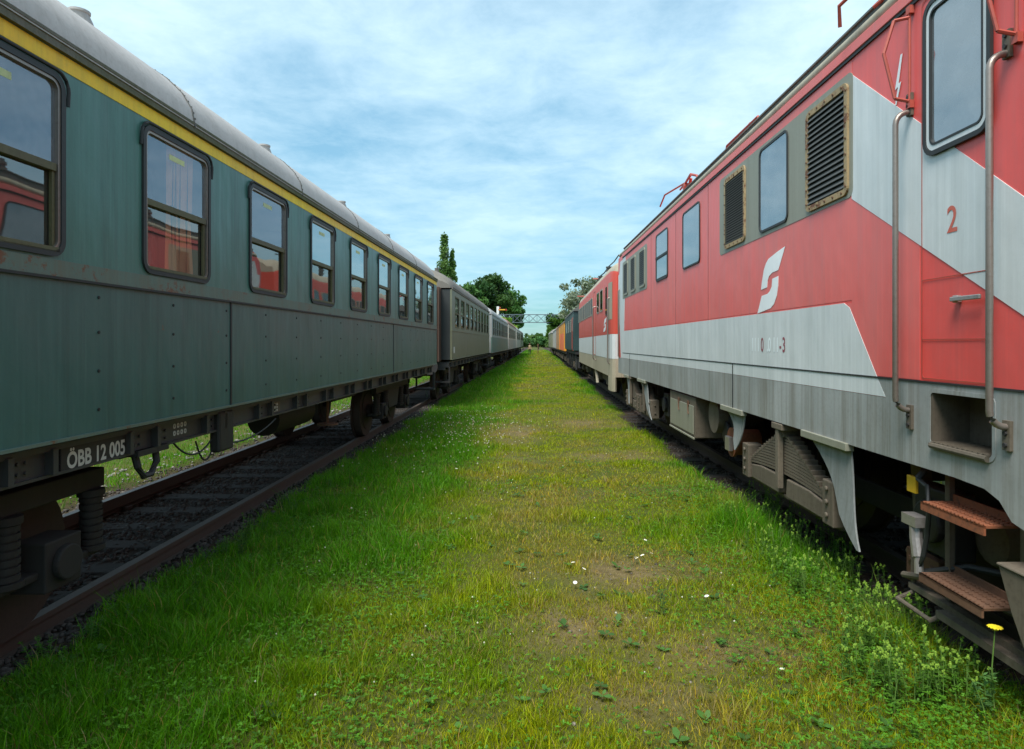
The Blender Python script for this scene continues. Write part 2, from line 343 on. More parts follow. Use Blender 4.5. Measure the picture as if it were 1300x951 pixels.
def coach_bogie(fr, root, Yc, wb=2.0, hw=1.42, both=True, detail=True, sh=0.0):
    og = -(hw - 1.435/2) + sh       # o of the aisle-side rail line
    b = MB(fr)
    for sd in ((0, 1) if both else (0,)):
        oo = og + 0.30 if sd == 0 else -(2*hw) - og - 0.30 + 2*sh
        b.box(oo-0.05, oo+0.05, Yc-wb/2-0.42, Yc+wb/2+0.42, 0.80, 0.92)
        b.side([(Yc-0.55, 0.80), (Yc+0.55, 0.80), (Yc+0.35, 0.45), (Yc-0.35, 0.45)], oo-0.04, oo+0.04)
    b.box(-(2*hw)-og-0.3+2*sh, og+0.3, Yc-0.25, Yc+0.25, 0.66, 0.82)
    bf = b.build('bogie_frame', m_bogie, root, bevel=0.008)
    for Yw in (Yc-wb/2, Yc+wb/2):
        for sd in (0, 1):
            o = og + 0.07 if sd == 0 else -(2*hw) - og + 0.07 + 2*sh
            wheel(fr, bf, Yw, o=o)
        if detail:
            ab = MB(fr); ab.box(og+0.2, og+0.40, Yw-0.14, Yw+0.14, 0.32, 0.60); ab.cyl((og+0.40, Yw, 0.46), 0.10, 'o', 0, 0.04)
            ab.box(og+0.2, og+0.36, Yw-0.42, Yw+0.42, 0.40, 0.445)
            ab.build('axle_box', m_bogie, bf, bevel=0.01)
            for dY in (-0.32, 0.32):
                sp = MB(fr); coil(sp, og+0.33, Yw+dY, 0.46, 0.76, 0.062); sp.build('coil_spring', m_bogie, bf, smooth=True)
    return bf

# ------------------------------------------------------------------ coaches
def roof_profile(hw, ze, zt, n=18, lip=0.03):
    pts = []
    for k in range(n+1):
        a = math.pi * k / n
        pts.append((-hw + math.cos(a)*(hw+lip), ze + math.sin(a)*(zt-ze)))
    return pts

def coach(name, label, ya, yb, X0, slope, hw, mats, wins, wz=(2.14, 3.03), zf=1.21, zbelt=2.04, ze=3.16, zt=3.86, stripe=None,
          detail=2, group='passenger coaches on the left track', bogies=None, ribs=0.62, vents=(), gw=0.52, cover_glass=None):
    mu, ml, mr, me_ = mats
    fr = Frame(-1, hw, X0, slope, (ya+yb)/2)
    root = fr.root(name, label, 'railway coach', group)
    wz0, wz1 = wz
    w = MB(fr); T = 0.05
    # aisle side wall, pierced
    w.mi = 1; w.box(-T, 0, ya, yb, zf, zbelt); w.mi = 0
    w.box(-T, 0, ya, yb, zbelt, wz0); w.box(-T, 0, ya, yb, wz1, ze)
    y = ya
    for (a, b) in wins:
        w.box(-T, 0, y, a, wz0, wz1)
        # web corners so the opening is rounded
        r = 0.07 if detail > 1 else 0.03
        for (cy, cz, sy, sz) in ((a, wz0, 1, 1), (b, wz0, -1, 1), (a, wz1, 1, -1), (b, wz1, -1, -1)):
            pts = [(cy, cz)] + [(cy + sy*(r - r*math.sin(R(t))), cz + sz*(r - r*math.cos(R(t)))) for t in (0, 22, 45, 68, 90)]
            w.side(pts, -T, 0.0)
        y = b
    w.box(-T, 0, y, yb, wz0, wz1)
    # far side, ends
    if detail > 1:
        w.box(-2*hw, -2*hw+T, ya, yb, zf, wz0); w.box(-2*hw, -2*hw+T, ya, yb, wz1, ze); yq = ya
        for (a, b) in wins: w.box(-2*hw, -2*hw+T, yq, a, wz0, wz1); yq = b
        w.box(-2*hw, -2*hw+T, yq, yb, wz0, wz1)
    else: w.box(-2*hw, -2*hw+T, ya, yb, zf, ze)
    w.mi = 2; w.box(-2*hw+T, -T, ya, ya+T, zf, ze); w.box(-2*hw+T, -T, yb-T, yb, zf, ze)
    w.build('body', [mu, ml, me_], root)
    f = MB(fr); f.box(-2*hw+T, -T, ya+T, yb-T, zf, zf+0.06); f.box(-2*hw+T, -T, ya+T, yb-T, ze-0.05, ze)
    f.box(-2*hw+T, -2*hw+T+0.02, ya+T, yb-T, zf+0.06, wz0 if detail > 1 else ze-0.05)
    if detail > 1:
        for yy in np.arange(ya+0.9, yb-0.4, 2.89): f.box(-2*hw+T+0.02, -0.75, yy, yy+0.04, zf+0.06, ze-0.05)
        for yy in np.arange(ya+1.2, yb-0.9, 0.72):
            f.box(-0.65, -0.12, yy, yy+0.12, zf+0.45, zf+1.08); f.box(-0.65, -0.12, yy-0.34, yy+0.12, zf+0.38, zf+0.48)
    f.build('interior', m_int, root)
    # roof
    prof = roof_profile(hw, ze+0.035, zt)
    e = 0.45
    rf = MB(fr)
    def sec(Y, k): return [((o+hw)*(1-0.05*k)-hw, Y, ze+0.035 + (z-ze-0.035)*(1-0.5*k*k)) for o, z in prof]
    rf.loft([sec(ya-0.03, 1), sec(ya+0.12, 0.6), sec(ya+e, 0.12), sec(ya+0.9, 0)] + [sec(yb-0.9, 0), sec(yb-e, 0.12), sec(yb-0.12, 0.6), sec(yb+0.03, 1)])
    ro = rf.build('roof', mr, root, smooth=True)
    if detail > 1:
        y = ya + 1.4
        while y < yb - 1:
            sm = MB(fr)
            a = [(o+ (0.006 if k else 0.0), z) for k, (o, z) in enumerate(prof)]
            outer = [(-hw + (o+hw)*1.004, z+0.003) for o, z in prof]
            for i in range(len(prof)-1):
                sm._ex([(prof[i][0], y, prof[i][1]-0.01), (outer[i][0], y, outer[i][1]), (outer[i+1][0], y, outer[i+1][1]), (prof[i+1][0], y, prof[i+1][1]-0.01)],
                       [(prof[i][0], y+0.010, prof[i][1]-0.01), (outer[i][0], y+0.010, outer[i][1]), (outer[i+1][0], y+0.010, outer[i+1][1]), (prof[i+1][0], y+0.010, prof[i+1][1]-0.01)])
            # rivets
            for i in range(0, 26):
                t = math.pi*(i+0.5)/52
                o = -hw + math.cos(t)*(hw+0.030); z = ze+0.035+math.sin(t)**1.0*(zt-ze-0.035)
                sm.box(o-0.005, o+0.005, y+0.012, y+0.022, z-0.01, z+0.003)
            sm.build('seam', m_dkroof, ro)
            y += 2.05
    g = MB(fr); g.box(0.0, 0.024, ya, yb, ze-0.003, ze+0.045); g.box(0.012, 0.032, ya, yb, ze+0.045, ze+0.062); g.box(-2*hw-0.045, -2*hw, ya, yb, ze-0.005, ze+0.06)
    g.build('gutter', m_gutter if detail > 1 else mr, root)
    if stripe:
        s = MB(fr); s.box(0.0, 0.003, ya, yb, ze-0.086, ze-0.008); s.build('yellow_stripe', stripe, root)
    # belt rail and panel joints
    if detail > 0:
        t = MB(fr); t.box(0, 0.014, ya, yb, zbelt-0.008, zbelt+0.004); t.box(0, 0.008, ya, yb, zbelt+0.004, zbelt+0.075)
        t.box(0, 0.016, ya, yb, zf-0.004, zf+0.012); t.build('belt_rail', mu if detail < 2 else m_trim, root, bevel=0)
        if detail > 1:
            j = MB(fr)
            for yy in (ya+3.1, 5.04, 10.75): j.box(0, 0.006, yy-0.012, yy+0.012, zf+0.012, zbelt-0.008)
            j.box(0.0, 0.0165, ya, yb, zbelt-0.022, zbelt-0.0082)
            k = ya + 0.6
            while k < yb-0.2:
                for zz in (1.34, 1.55, 1.76, 1.95): j.cyl((0, k, zz), 0.009, 'o', 0, 0.005, 8)
                k += 0.723
            j.build('joint_and_dark_line', m_black, root)
    # windows
    for i, (a, b) in enumerate(wins):
        fo = MB(fr)
        if detail > 1:
            fo.ring(a-0.012, b+0.012, wz0-0.012, wz1+0.012, 0.030, 0.085, -0.02, 0.014)
            wf = fo.build('window', m_rubber, root)
            al = MB(fr); al.ring(a+0.016, b-0.016, wz0+0.016, wz1-0.016, 0.018, 0.06, -0.02, 0.008); al.build('inner_frame', m_steelr, wf)
            zm = wz0 + (wz1-wz0)*0.49
            br = MB(fr); br.box(-0.025, 0.004, a+0.04, b-0.04, zm-0.022, zm+0.016); br.box(-0.02, 0.014, a+0.03, b-0.03, wz0+0.012, wz0+0.036)
            br.box(-0.02, -0.004, a+0.042, a+0.06, wz0+0.03, zm); br.box(-0.02, -0.004, b-0.06, b-0.042, wz0+0.03, zm)
            br.build('sash_bar', m_oldfr, wf)
            p1 = MB(fr); p1.box(-0.016, -0.010, a+0.03, b-0.03, zm+0.016, wz1-0.03); p1.build('upper_pane', g_up if 4 < i < 9 else g_mid, wf)
            p2 = MB(fr); p2.box(-0.030, -0.024, a+0.03, b-0.03, wz0+0.03, zm-0.022); p2.build('lower_pane', g_low, wf)
            hp = [(0.010, a-0.030, wz1-0.13)]+[(0.014, a+0.055-0.085*math.cos(R(t_)), wz1-0.06+0.085*math.sin(R(t_))) for t_ in (0, 25, 50, 75, 90)]
            hp += [(0.014, b-0.055+0.085*math.sin(R(t_)), wz1-0.06+0.085*math.cos(R(t_))) for t_ in (0, 25, 50, 75, 90)]+[(0.010, b+0.030, wz1-0.13)]
            hd = MB(fr); hd.tube(hp, 0.009, 8)
            hd.build('rain_hood', m_rubber, wf, smooth=True)
            st = MB(fr); st.box(-0.0098, -0.0088, a+0.30, a+0.48, wz1-0.13, wz1-0.095); st.build('sticker', P_('pale_sticker', (0.5,0.55,0.25), bump=0.001) if 'pale_sticker' not in MATS else MATS['pale_sticker'], wf)
        elif detail == 1:
            fo.ring(a, b, wz0, wz1, 0.04, 0.05, -0.02, 0.006, 3)
            wf = fo.build('window', m_oldfr, root)
            zm = wz0 + (wz1-wz0)*0.45
            br = MB(fr); br.box(-0.025, 0.002, a+0.04, b-0.04, zm-0.02, zm+0.02); br.build('sash_bar', m_oldfr, wf)
            p = MB(fr); p.box(-0.03, -0.02, a+0.03, b-0.03, zm, wz1-0.03); p.build('upper_pane', g_mid, wf)
            p = MB(fr); p.box(-0.04, -0.032, a+0.03, b-0.03, wz0+0.03, zm); p.build('lower_pane', g_dark, wf)
        else:
            fo.box(-0.03, -0.015, a, b, wz0, wz1); fo.build('window', cover_glass or g_dark, root)
    if detail > 1:
        fp = MB(fr)
        for (a, b) in wins: fp.box(-2*hw+0.02, -2*hw+0.03, a, b, wz0, wz1)
        fp.build('far_side_glazing', g_low, root)
    # solebar
    sb = MB(fr); o1 = -0.10
    sb.box(o1-0.10, o1, ya+0.05, yb-0.05, 1.02, 1.17); sb.box(o1-0.1, o1+0.03, ya+0.05, yb-0.05, 1.155, 1.185); sb.box(o1-0.1, o1+0.02, ya+0.05, yb-0.05, 1.02, 1.035)
    sb.box(-2*hw+0.10, -2*hw+0.2, ya+0.05, yb-0.05, 1.02, 1.17)
    y = ya + 0.3; k = 0
    while y < yb - 0.2:
        sb.box(o1, o1+0.045, y, y+0.035, 1.035, 1.165)
        if detail > 1:
            for q in (0.10, 0.15):
                for zz in (1.07, 1.12): sb.cyl((o1, y+q, zz), 0.009, 'o', 0, 0.012, 8)
        y += ribs if k % 2 else ribs*0.45
        k += 1
    sb.box(-2*hw+0.2, o1-0.1, ya+0.05, ya+0.2, 0.95, 1.17); sb.box(-2*hw+0.2, o1-0.1, yb-0.2, yb-0.05, 0.95, 1.17)
    sb.build('solebar', m_sole, root)
    uf = MB(fr)
    for yy in np.linspace(ya+1, yb-1, 9): uf.box(-2*hw+0.2, o1-0.1, yy-0.06, yy+0.06, 0.98, 1.17)
    uf.box(-hw-0.15, -hw+0.15, ya+0.2, yb-0.2, 1.0, 1.17); uf.build('underframe', m_black, root)
    for Yb in (bogies or (ya+2.7, yb-2.7)): coach_bogie(fr, root, Yb, 2.4 if detail < 2 else 2.0, hw, detail=detail > 0)
    # buffers + gangway
    for (ye, s) in ((ya, -1), (yb, 1)):
        for ob in (-hw+0.87, -hw-0.87):
            q = MB(fr); q.cyl((ob, ye, 1.06), 0.09, 'Y', 0 if s > 0 else -0.42, 0.42 if s > 0 else 0, 14); q.cyl((ob, ye+s*0.42, 1.06), 0.22, 'Y', -0.02, 0.03, 20)
            q.build('buffer', m_black, root, smooth=True)
        if detail > 0:
            q = MB(fr)
            for kk in range(5):
                yy = ye + s*(0.02+kk*0.085)
                q.box(-hw-gw, -hw+gw, min(yy, yy+s*0.05), max(yy, yy+s*0.05), 1.2, 3.25)
                q.box(-hw-gw+0.06, -hw+gw-0.06, min(yy, yy+s*0.085), max(yy, yy+s*0.085), 1.25, 3.2)
            q.build('gangway_bellows', m_gang, root)
            q = MB(fr)
            q.box(-0.5, -0.05, ye-0.12 if s > 0 else ye-0.12, ye+0.12, 0.60, 0.64); q.box(-0.5, -0.46, ye-0.02, ye+0.02, 0.64, 1.02); q.box(-0.09, -0.05, ye-0.02, ye+0.02, 0.64, 1.02)
            q.build('end_step', m_black, root)
    for vy in vents:
        v = MB(fr); ov = -0.72; zz = ze + 0.035 + math.sin(math.acos((ov+hw)/(hw+0.03)))**1.0*(zt-ze-0.035)
        v.loft([[(ov+math.cos(t)*r_, vy+math.sin(t)*r_+dy_, zz-0.08+dz_) for t in np.linspace(0, 2*math.pi, 15)[:-1]]
                for r_, dz_, dy_ in ((0.066,0,0.0),(0.066,0.10,0.0),(0.076,0.15,0.0),(0.066,0.20,-0.01),(0.056,0.24,-0.03),(0.066,0.245,-0.03),(0.066,0.26,-0.03),(0.05,0.262,-0.03),(0.048,0.20,-0.02))])
        v.build('roof_ventilator', m_roof if detail > 1 else mr, ro, smooth=True)
    return fr, root

wins1 = [(3.25 + 1.4467*k - 0.78, 3.25 + 1.4467*k) for k in range(-6, 9)]
fr1, c1 = coach('passenger_coach', 'teal coach with a yellow stripe under its grey roof, nearest on the left track', -7.2, 15.35, 2.39, 2/820, 1.42,
    (m_teal, m_teal2, m_roof, m_cend), wins1, stripe=m_yellow, detail=2, bogies=(-4.0, 2.68), vents=(1.5, 4.42, 7.39, 10.3, 13.4))
# the far bogie of that coach
coach_bogie(fr1, c1, 12.9, 2.0, sh=-0.12)
# number board and lettering
nb = MB(fr1); nb.box(-0.098, -0.085, 3.36, 3.96, 1.022, 1.155); nbo = nb.build('number_plate', m_black, c1, bevel=0.003)
text_mesh('ÖBB 12 005', fr1, 0.088, 3.40, 1.040, -0.0835, 1, 0.80, 0.0035, 'lettering', m_letter, nbo)
text_mesh('0251 81', fr1, 0.032, 4.38, 1.10, -0.097, 1, 0.9, 0.001, 'small_lettering', m_letter, c1) if False else None
for q, (a, z) in enumerate(((4.42, 1.115), (4.42, 1.065))):
    b = MB(fr1)
    for k in range(4): b.ring(a+k*0.045, a+k*0.045+0.03, z, z+0.034, 0.008, 0.012, -0.0995, -0.098, 3)
    b.build('worn_stencil', m_letter, c1)
b = MB(fr1); b.box(-0.099, -0.097, 6.02, 6.25, 1.045, 1.145); b.build('data_panel', m_ufr, c1)
b = MB(fr1)
for k in range(3):
    for l in range(3): b.ring(6.06+l*0.05, 6.095+l*0.05, 1.055+k*0.028, 1.075+k*0.028, 0.006, 0.008, -0.0965, -0.0955, 2)
b.build('data_lettering', m_letter, c1)
# towing loop, pouch, cable, tank, brake wheel
b = MB(fr1); b.tube([(-0.12, 4.02, 1.03), (-0.10, 4.03, 0.93), (-0.10, 4.09, 0.86), (-0.10, 4.17, 0.86), (-0.10, 4.23, 0.93), (-0.12, 4.24, 1.03)], 0.022, 8)
b.box(-0.16, -0.06, 3.97, 4.30, 1.0, 1.035); b.build('towing_loop', m_black, c1, smooth=True)
b = MB(fr1); b.box(-0.14, -0.055, 4.98, 5.22, 0.855, 1.17); b.build('hanging_pouch', m_black, c1, bevel=0.02)
b = MB(fr1)
pts = []
for (a, z0, c, z1, sag) in ((4.45, 1.02, 4.98, 0.96, 0.10), (4.75, 0.98, 5.0, 0.9, 0.12), (5.2, 0.90, 6.2, 0.98, 0.06)):
    b.tube([(-0.12, a+(c-a)*t, z0+(z1-z0)*t - sag*4*t*(1-t)) for t in np.linspace(0, 1, 10)], 0.007, 6)
b.build('dangling_cable', m_rubber, c1)
b = MB(fr1); b.cyl((-0.62, 7.1, 0.86), 0.18, 'Y', 0, 1.15, 20); b.box(-0.75, -0.5, 7.3, 7.36, 0.95, 1.15); b.box(-0.75, -0.5, 8.0, 8.06, 0.95, 1.15); b.build('air_tank', m_bogie, c1, smooth=True)
b = MB(fr1); b.tube([(-0.45, 8.75, 1.0), (-0.45, 8.75, 0.62)], 0.018, 8)
b.loft([[(-0.45+0.14*math.cos(t), 8.75+0.14*math.sin(t), 0.62+0.0)for t in np.linspace(0,2*math.pi,17)[:-1]],[(-0.45+0.14*math.cos(t), 8.75+0.14*math.sin(t), 0.60)for t in np.linspace(0,2*math.pi,17)[:-1]]])
b.build('brake_rod', m_rust, c1, smooth=True)
for (ya_, yb_, z_) in ((9.9, 11.2, 0.80),):
    b = MB(fr1); b.box(-1.1, -0.75, ya_, yb_, z_, 1.0); b.build('equipment_box', m_black, c1, bevel=0.01)
# curtains
for (Y0, n_, z0) in ((wins1[7][0]+0.36, 7, 2.16), (wins1[6][0]+0.0, 3, 2.16)):
    b = MB(fr1); top = []
    a = [(-0.065+0.02*math.sin(k*1.35), Y0+0.05*k, 0) for k in range(n_)]
    for p, q in zip(a, a[1:]):
        vs_ = [b.bm.verts.new(fr1(*x)) for x in ((p[0], p[1]-0.02, z0), (q[0], q[1]+0.0, z0), (q[0]-0.01, q[1]*0.5+p[1]*0.5, 2.62), (p[0], p[1], 2.62))]
        b.face(vs_)
        vs_ = [b.bm.verts.new(fr1(*x)) for x in ((p[0], p[1], 2.62), (q[0]-0.01, q[1], 2.62), (q[0], q[1], 3.05), (p[0], p[1], 3.05))]
        b.face(vs_)
    b.build('curtain', m_curt, c1, norm=False)

def even(a, b, n, w):
    return [(a + (b-a)*(k+0.5)/n - w/2, a + (b-a)*(k+0.5)/n + w/2) for k in range(n)]
f2, c2 = coach('passenger_coach', 'dull grey-green coach with a brownish roof, coupled behind the teal one', 18.1, 32.2, 2.39, 2/820, 1.42,
    (m_cgrey, m_cgrey2, m_roofb, m_cend), even(18.55, 31.7, 9, 0.95), wz=(2.16, 3.08), zf=1.24, zbelt=2.06, detail=1, ze=3.22, zt=3.93, vents=(20, 23, 26, 29), gw=1.12)
b = MB(f2); b.box(0.0, 0.003, 18.45, 18.72, 1.42, 1.60); b.build('white_chalk_panel', m_letter, c2)
f3, c3 = coach('passenger_coach', 'coach with teal-green lower side and light grey roof, third on the left track', 33.6, 52.0, 2.36, 2/820, 1.42,
    (m_clav, m_cgt, m_rooflt, m_clav), even(34.3, 51.4, 10, 1.1), detail=1, ze=3.2, zt=3.85)
coach('passenger_coach', 'pale coach with a rusty brown-red roof, fourth on the left track', 53.2, 71.5, 2.36, 2/820, 1.42,
    (m_cbeige, m_clav, m_roofrd, m_cend), even(54, 70.8, 9, 1.2), detail=1, ze=3.3, zt=3.95)
coach('passenger_coach', 'beige coach with light roof beyond the brown-red roofed one', 72.6, 90.0, 2.34, 2/820, 1.42,
    (m_cbeige, m_cbeige, m_rooflt, m_cend), even(73.4, 89.2, 9, 1.2), detail=1, ze=3.25, zt=3.9)
coach('passenger_coach', 'dark grey-green coach at the far end of the left row', 91.0, 108.0, 2.34, 2/820, 1.42,
    (m_cgrey, m_cgrey, m_roofb, m_cend), even(91.8, 107.2, 9, 1.2), detail=1, ze=3.2, zt=3.9)

# ------------------------------------------------------------------ red locomotive, nearest
SL = -13/820
L = Frame(1, 1.48, 2.26, SL, 7.6)
l1 = L.root('locomotive', 'faded red electric locomotive with broad white diagonal and grey skirt, nearest on the right track', 'locomotive', 'locomotives on the right track')
ya, yb, HWL = -0.7, 15.95, 1.48
def lprof(ins, zb, k=0):
    half = [(0, zb), (0, 3.69), (-0.005, 3.76), (-0.03, 3.785), (-0.07, 3.84), (-0.12, 3.885), (-0.15, 3.89), (-0.165, 3.955), (-0.30, 3.975), (-0.8, 4.05), (-HWL, 4.08)]
    half = [(o - ins, z - k*max(0, z-3.69)*0.6) for o, z in half]
    return half + [(-2*HWL - o, z) for o, z in reversed(half[:-1])]
def section(Y, ins, zb, k=0): return [(o, Y, z) for o, z in lprof(ins, zb, k)]
b = MB(L)
b.loft([section(Y, i, 1.02, k) for Y, i, k in ((ya, 0.2, 1), (ya+0.25, 0.12, 0.5), (ya+1.0, 0.0, 0), (3.135, 0, 0))])
b.loft([section(Y, i, 1.02, k) for Y, i, k in ((3.62, 0, 0), (15.0, 0, 0), (15.72, 0.0, 0.15), (yb, 0.07, 0.6))])
b.along([(o, z) for o, z in lprof(0, 1.44)], 3.135, 3.62)            # above the foothold
b.along([(-0.22, 1.02), (-0.22, 1.44), (-2.96, 1.44), (-2.96, 1.02)], 3.135, 3.62)
b.along([(0, 1.02), (0, 1.135), (-0.22, 1.135), (-0.22, 1.02)], 3.135, 3.62)
bod = b.build('body', m_red, l1, smooth=True)
# livery sheets, 3 mm proud of the panels
def z_up(Y): return 3.56 - 0.775*(4.49-Y)
def z_lo(Y): return 2.70 - 0.567*(4.49-Y)
lv = MB(L)
lv.mi = 0                                                            # faded red: everything behind the diagonal
lv.side([(4.49, 2.0), (4.49, 3.655), (14.98, 3.655), (14.98, 2.0)], 0, 0.002)
lv.side([(4.17, 1.492), (4.565, 1.98), (4.49, 1.98), (4.49, 2.70), (3.72, z_lo(3.72)), (3.72, 1.492)], 0, 0.002)
lv.mi = 1                                                            # white
lv.side([(4.49, 2.70), (4.49, 3.56), (3.70, z_up(3.70)), (3.70, z_lo(3.70))], 0, 0.004)
lv.side([(3.70, z_lo(3.70)), (3.70, z_up(3.70)), (3.12, z_up(3.12)), (3.12, z_lo(3.12))], 0, 0.004)
lv.side([(3.12, z_lo(3.12)), (3.12, z_up(3.12)), (0.6, max(z_up(0.6), z_lo(0.6)+0.01)), (0.6, z_lo(0.6))], 0, 0.004)
lv.side([(4.17, 1.488), (4.52, 1.95), (4.60, 1.985), (15.0, 1.985), (15.0, 1.488)], 0, 0.004)
lv.side([(4.07, 1.365), (4.162, 1.478), (15.0, 1.478), (15.0, 1.365)], 0, 0.004)
lv.side([(14.86, 1.49), (14.55, 3.66), (14.99, 3.66), (14.99, 1.49)], 0.0, 0.0045)
lv.mi = 2                                                            # grey skirt
lv.side([(4.07, 1.362), (15.0, 1.362), (15.0, 0.995), (3.62, 0.995), (3.62, 1.478), (4.16, 1.478)], 0, 0.003)
lv.side([(3.135, 0.995), (3.135, 1.478), (0.3, 1.478), (0.3, 0.995)], 0, 0.003); lv.side([(15.0, 1.362), (15.7, 1.362), (15.7, 0.995), (15.0, 0.995)], 0, 0.003)
lv.side([(3.62, 1.44), (3.62, 1.478), (3.135, 1.478), (3.135, 1.44)], 0, 0.003)
lv.side([(3.62, 0.995), (3.62, 1.135), (3.135, 1.135), (3.135, 0.995)], 0, 0.003)
lv.mi = 3                                                            # olive window band
lv.side(rrect(4.47, 7.52, 2.715, 3.585, 0.06), 0, 0.0055)
lv.side(rrect(12.0, 15.0, 2.72, 3.56, 0.06), 0, 0.006)
lv.build('livery_panel', [m_redf, m_white, m_grey, m_olive], bod)
# tapered far end in white / red
ce = MB(L)
ce.side([(15.0, 2.0), (15.0, 3.64), (15.40, 3.64), (15.68, 3.0), (15.3, 1.365), (15.0, 1.365)], 0.0, 0.004); ce.side([(15.42, 3.35), (15.52, 2.55), (15.70, 2.55), (15.70, 3.35)], 0.0, 0.003)
ce.build('cab_corner', m_white, bod)
b = MB(L); b.box(0.003, 0.008, 0.3, 15.0, 1.4775, 1.4885); b.box(0, 0.012, 0.3, 15.0, 3.668, 3.690)  # groove joint, then a black strip standing in for the gutter's shadow
for Y in (7.05, 14.0): b.box(0.003, 0.007, Y-0.012, Y+0.012, 1.0, 1.478)
for Y in (8.0, 9.72, 11.62): b.box(0.002, 0.0045, Y-0.0015, Y+0.0015, 1.49, 3.66)
b.build('joint_and_dark_line', m_rubber, bod)
b = MB(L); b.box(0.0, 0.020, 0.3, 15.0, 3.690, 3.762); b.build('cantrail', m_redf, bod, bevel=0.004)
b = MB(L); b.side([(15.0,0),(0.3,0),(0.3,0.001)], 0, 0) if False else None
b.tube([(-0.045, 0.3, 3.812), (-0.045, 15.6, 3.812)], 0.052, 12); b.build('roof_moulding', m_beige, bod, smooth=True)
b = MB(L); b.box(-0.20, -0.10, 0.3, 15.5, 3.86, 3.965); b.box(-0.21, -0.085, 0.3, 15.5, 3.965, 3.98); rfo = b.build('roof_edge', m_dkroof, bod)
b = MB(L)
for k in range(30): b.cyl((-0.12, 0.6+k*0.5, 3.978), 0.01, 'z', 0, 0.012, 8)
b.build('edge_bolt', m_black, rfo)
# foothold recess
b = MB(L); b.side(rrect(3.10, 3.655, 1.13, 1.33, 0.09), -0.215, -0.01); 
b.bm.free(); b = MB(L)
b.box(-0.218, 0.0025, 3.1355, 3.150, 1.136, 1.438); b.box(-0.218, 0.0025, 3.604, 3.6195, 1.136, 1.438); b.box(-0.218, -0.206, 3.15, 3.606, 1.136, 1.438)
b.box(-0.206, -0.005, 3.15, 3.606, 1.425, 1.438)
fh = b.build('foothold', m_ufr, bod)
b = MB(L); b.box(-0.20, 0.018, 3.16, 3.60, 1.137, 1.157); b.tube([(0.014, 3.16, 1.137), (0.014, 3.60, 1.137)], 0.018, 8)
for k in range(11): b.box(-0.18, 0.02, 3.18+k*0.038, 3.19+k*0.038, 1.157, 1.161)
b.build('tread_plate', m_ufr, fh)
b = MB(L); b.ring(3.12, 3.64, 1.12, 1.45, 0.022, 0.05, 0.003, 0.007); b.build('rim', m_grey, fh)

# windows and louvres
def pane_window(Y0, Y1, z0, z1, split=False, gm=g_loco):
    r = MB(L); r.ring(Y0, Y1, z0, z1, 0.022, 0.075, 0.0, 0.016); wn = r.build('window', m_rubber, bod)
    p = MB(L); p.side(rrect(Y0+0.015, Y1-0.015, z0+0.015, z1-0.015, 0.06), 0.0, 0.009); p.build('pane', gm, wn)
    if split:
        q = MB(L); zm = (z0+z1)/2+0.0; q.box(0.006, 0.022, Y0+0.01, Y1-0.01, zm-0.018, zm+0.018); q.ring(Y0+0.02, Y1-0.02, z0+0.02, zm, 0.03, 0.05, 0.008, 0.015); q.build('sash_bar', m_rubber, wn)
def louvre(Y0, Y1, z0, z1, fm, n=17, bolts=True):
    r = MB(L); r.ring(Y0, Y1, z0, z1, 0.045, 0.06, 0.0, 0.022)
    if bolts:
        r.mi = 1; s = r
        for i in range(7):
            z = z0+0.06+(z1-z0-0.12)*i/6
            for Y in (Y0+0.022, Y1-0.022): s.cyl((0.020, Y, z), 0.009, 'o', 0, 0.008, 8)
        for i in range(5):
            Y = Y0+0.08+(Y1-Y0-0.16)*i/4
            for z in (z0+0.022, z1-0.022): s.cyl((0.020, Y, z), 0.009, 'o', 0, 0.008, 8)
    g = r.build('louvre_grille', [fm, m_rust], bod)
    k = MB(L); k.box(0.0, 0.006, Y0+0.03, Y1-0.03, z0+0.03, z1-0.03); k.build('backing', m_black, g)
    s = MB(L)
    for i in range(n):
        z = z0+0.05 + (z1-z0-0.10)*(i+0.5)/n; h = (z1-z0-0.1)/n
        s._ex([(0.006, Y0+0.04, z+h*0.45), (0.024, Y0+0.04, z-h*0.25), (0.024, Y0+0.04, z-h*0.40), (0.006, Y0+0.04, z+h*0.25)],
              [(0.006, Y1-0.04, z+h*0.45), (0.024, Y1-0.04, z-h*0.25), (0.024, Y1-0.04, z-h*0.40), (0.006, Y1-0.04, z+h*0.25)])
    s.build('slats', m_louv, g)
louvre(4.52, 5.19, 2.74, 3.53, m_rfr)
pane_window(5.56, 6.24, 2.75, 3.55)
louvre(6.63, 7.31, 2.755, 3.535, m_rfr, 26)
pane_window(8.36, 9.27, 2.75, 3.55)
pane_window(10.24, 11.16, 2.75, 3.55, True)
for a in (12.19, 13.24, 14.22): louvre(a, a+0.58, 2.78, 3.52, m_olive, 17, False)
# cab door
b = MB(L); b.ring(3.145, 3.70, 1.50, 3.64, 0.006, 0.03, 0.004, 0.0055); b.ring(3.16, 3.70, 1.72, 2.06, 0.005, 0.01, 0.0042, 0.006)
dr = b.build('cab_door', m_redfr, l1)
b = MB(L); b.ring(3.135, 3.665, 2.735, 3.60, 0.026, 0.09, 0.004, 0.022); wn = b.build('door_window', m_rubber, dr)
b = MB(L); b.ring(3.161, 3.639, 2.761, 3.574, 0.028, 0.07, 0.004, 0.016); b.build('white_rim', m_white, wn)
b = MB(L); b.ring(3.189, 3.611, 2.789, 3.546, 0.012, 0.05, 0.004, 0.019); b.build('inner_seal', m_rubber, wn)
b = MB(L); b.side(rrect(3.198, 3.602, 2.798, 3.537, 0.04), 0.004, 0.008); b.build('pane', g_loco, wn)
b = MB(L); b.box(0.004, 0.03, 3.36, 3.40, 1.912, 1.95); b.box(0.03, 0.045, 3.18, 3.40, 1.918, 1.942); b.build('door_handle', m_alu, dr, bevel=0.004)
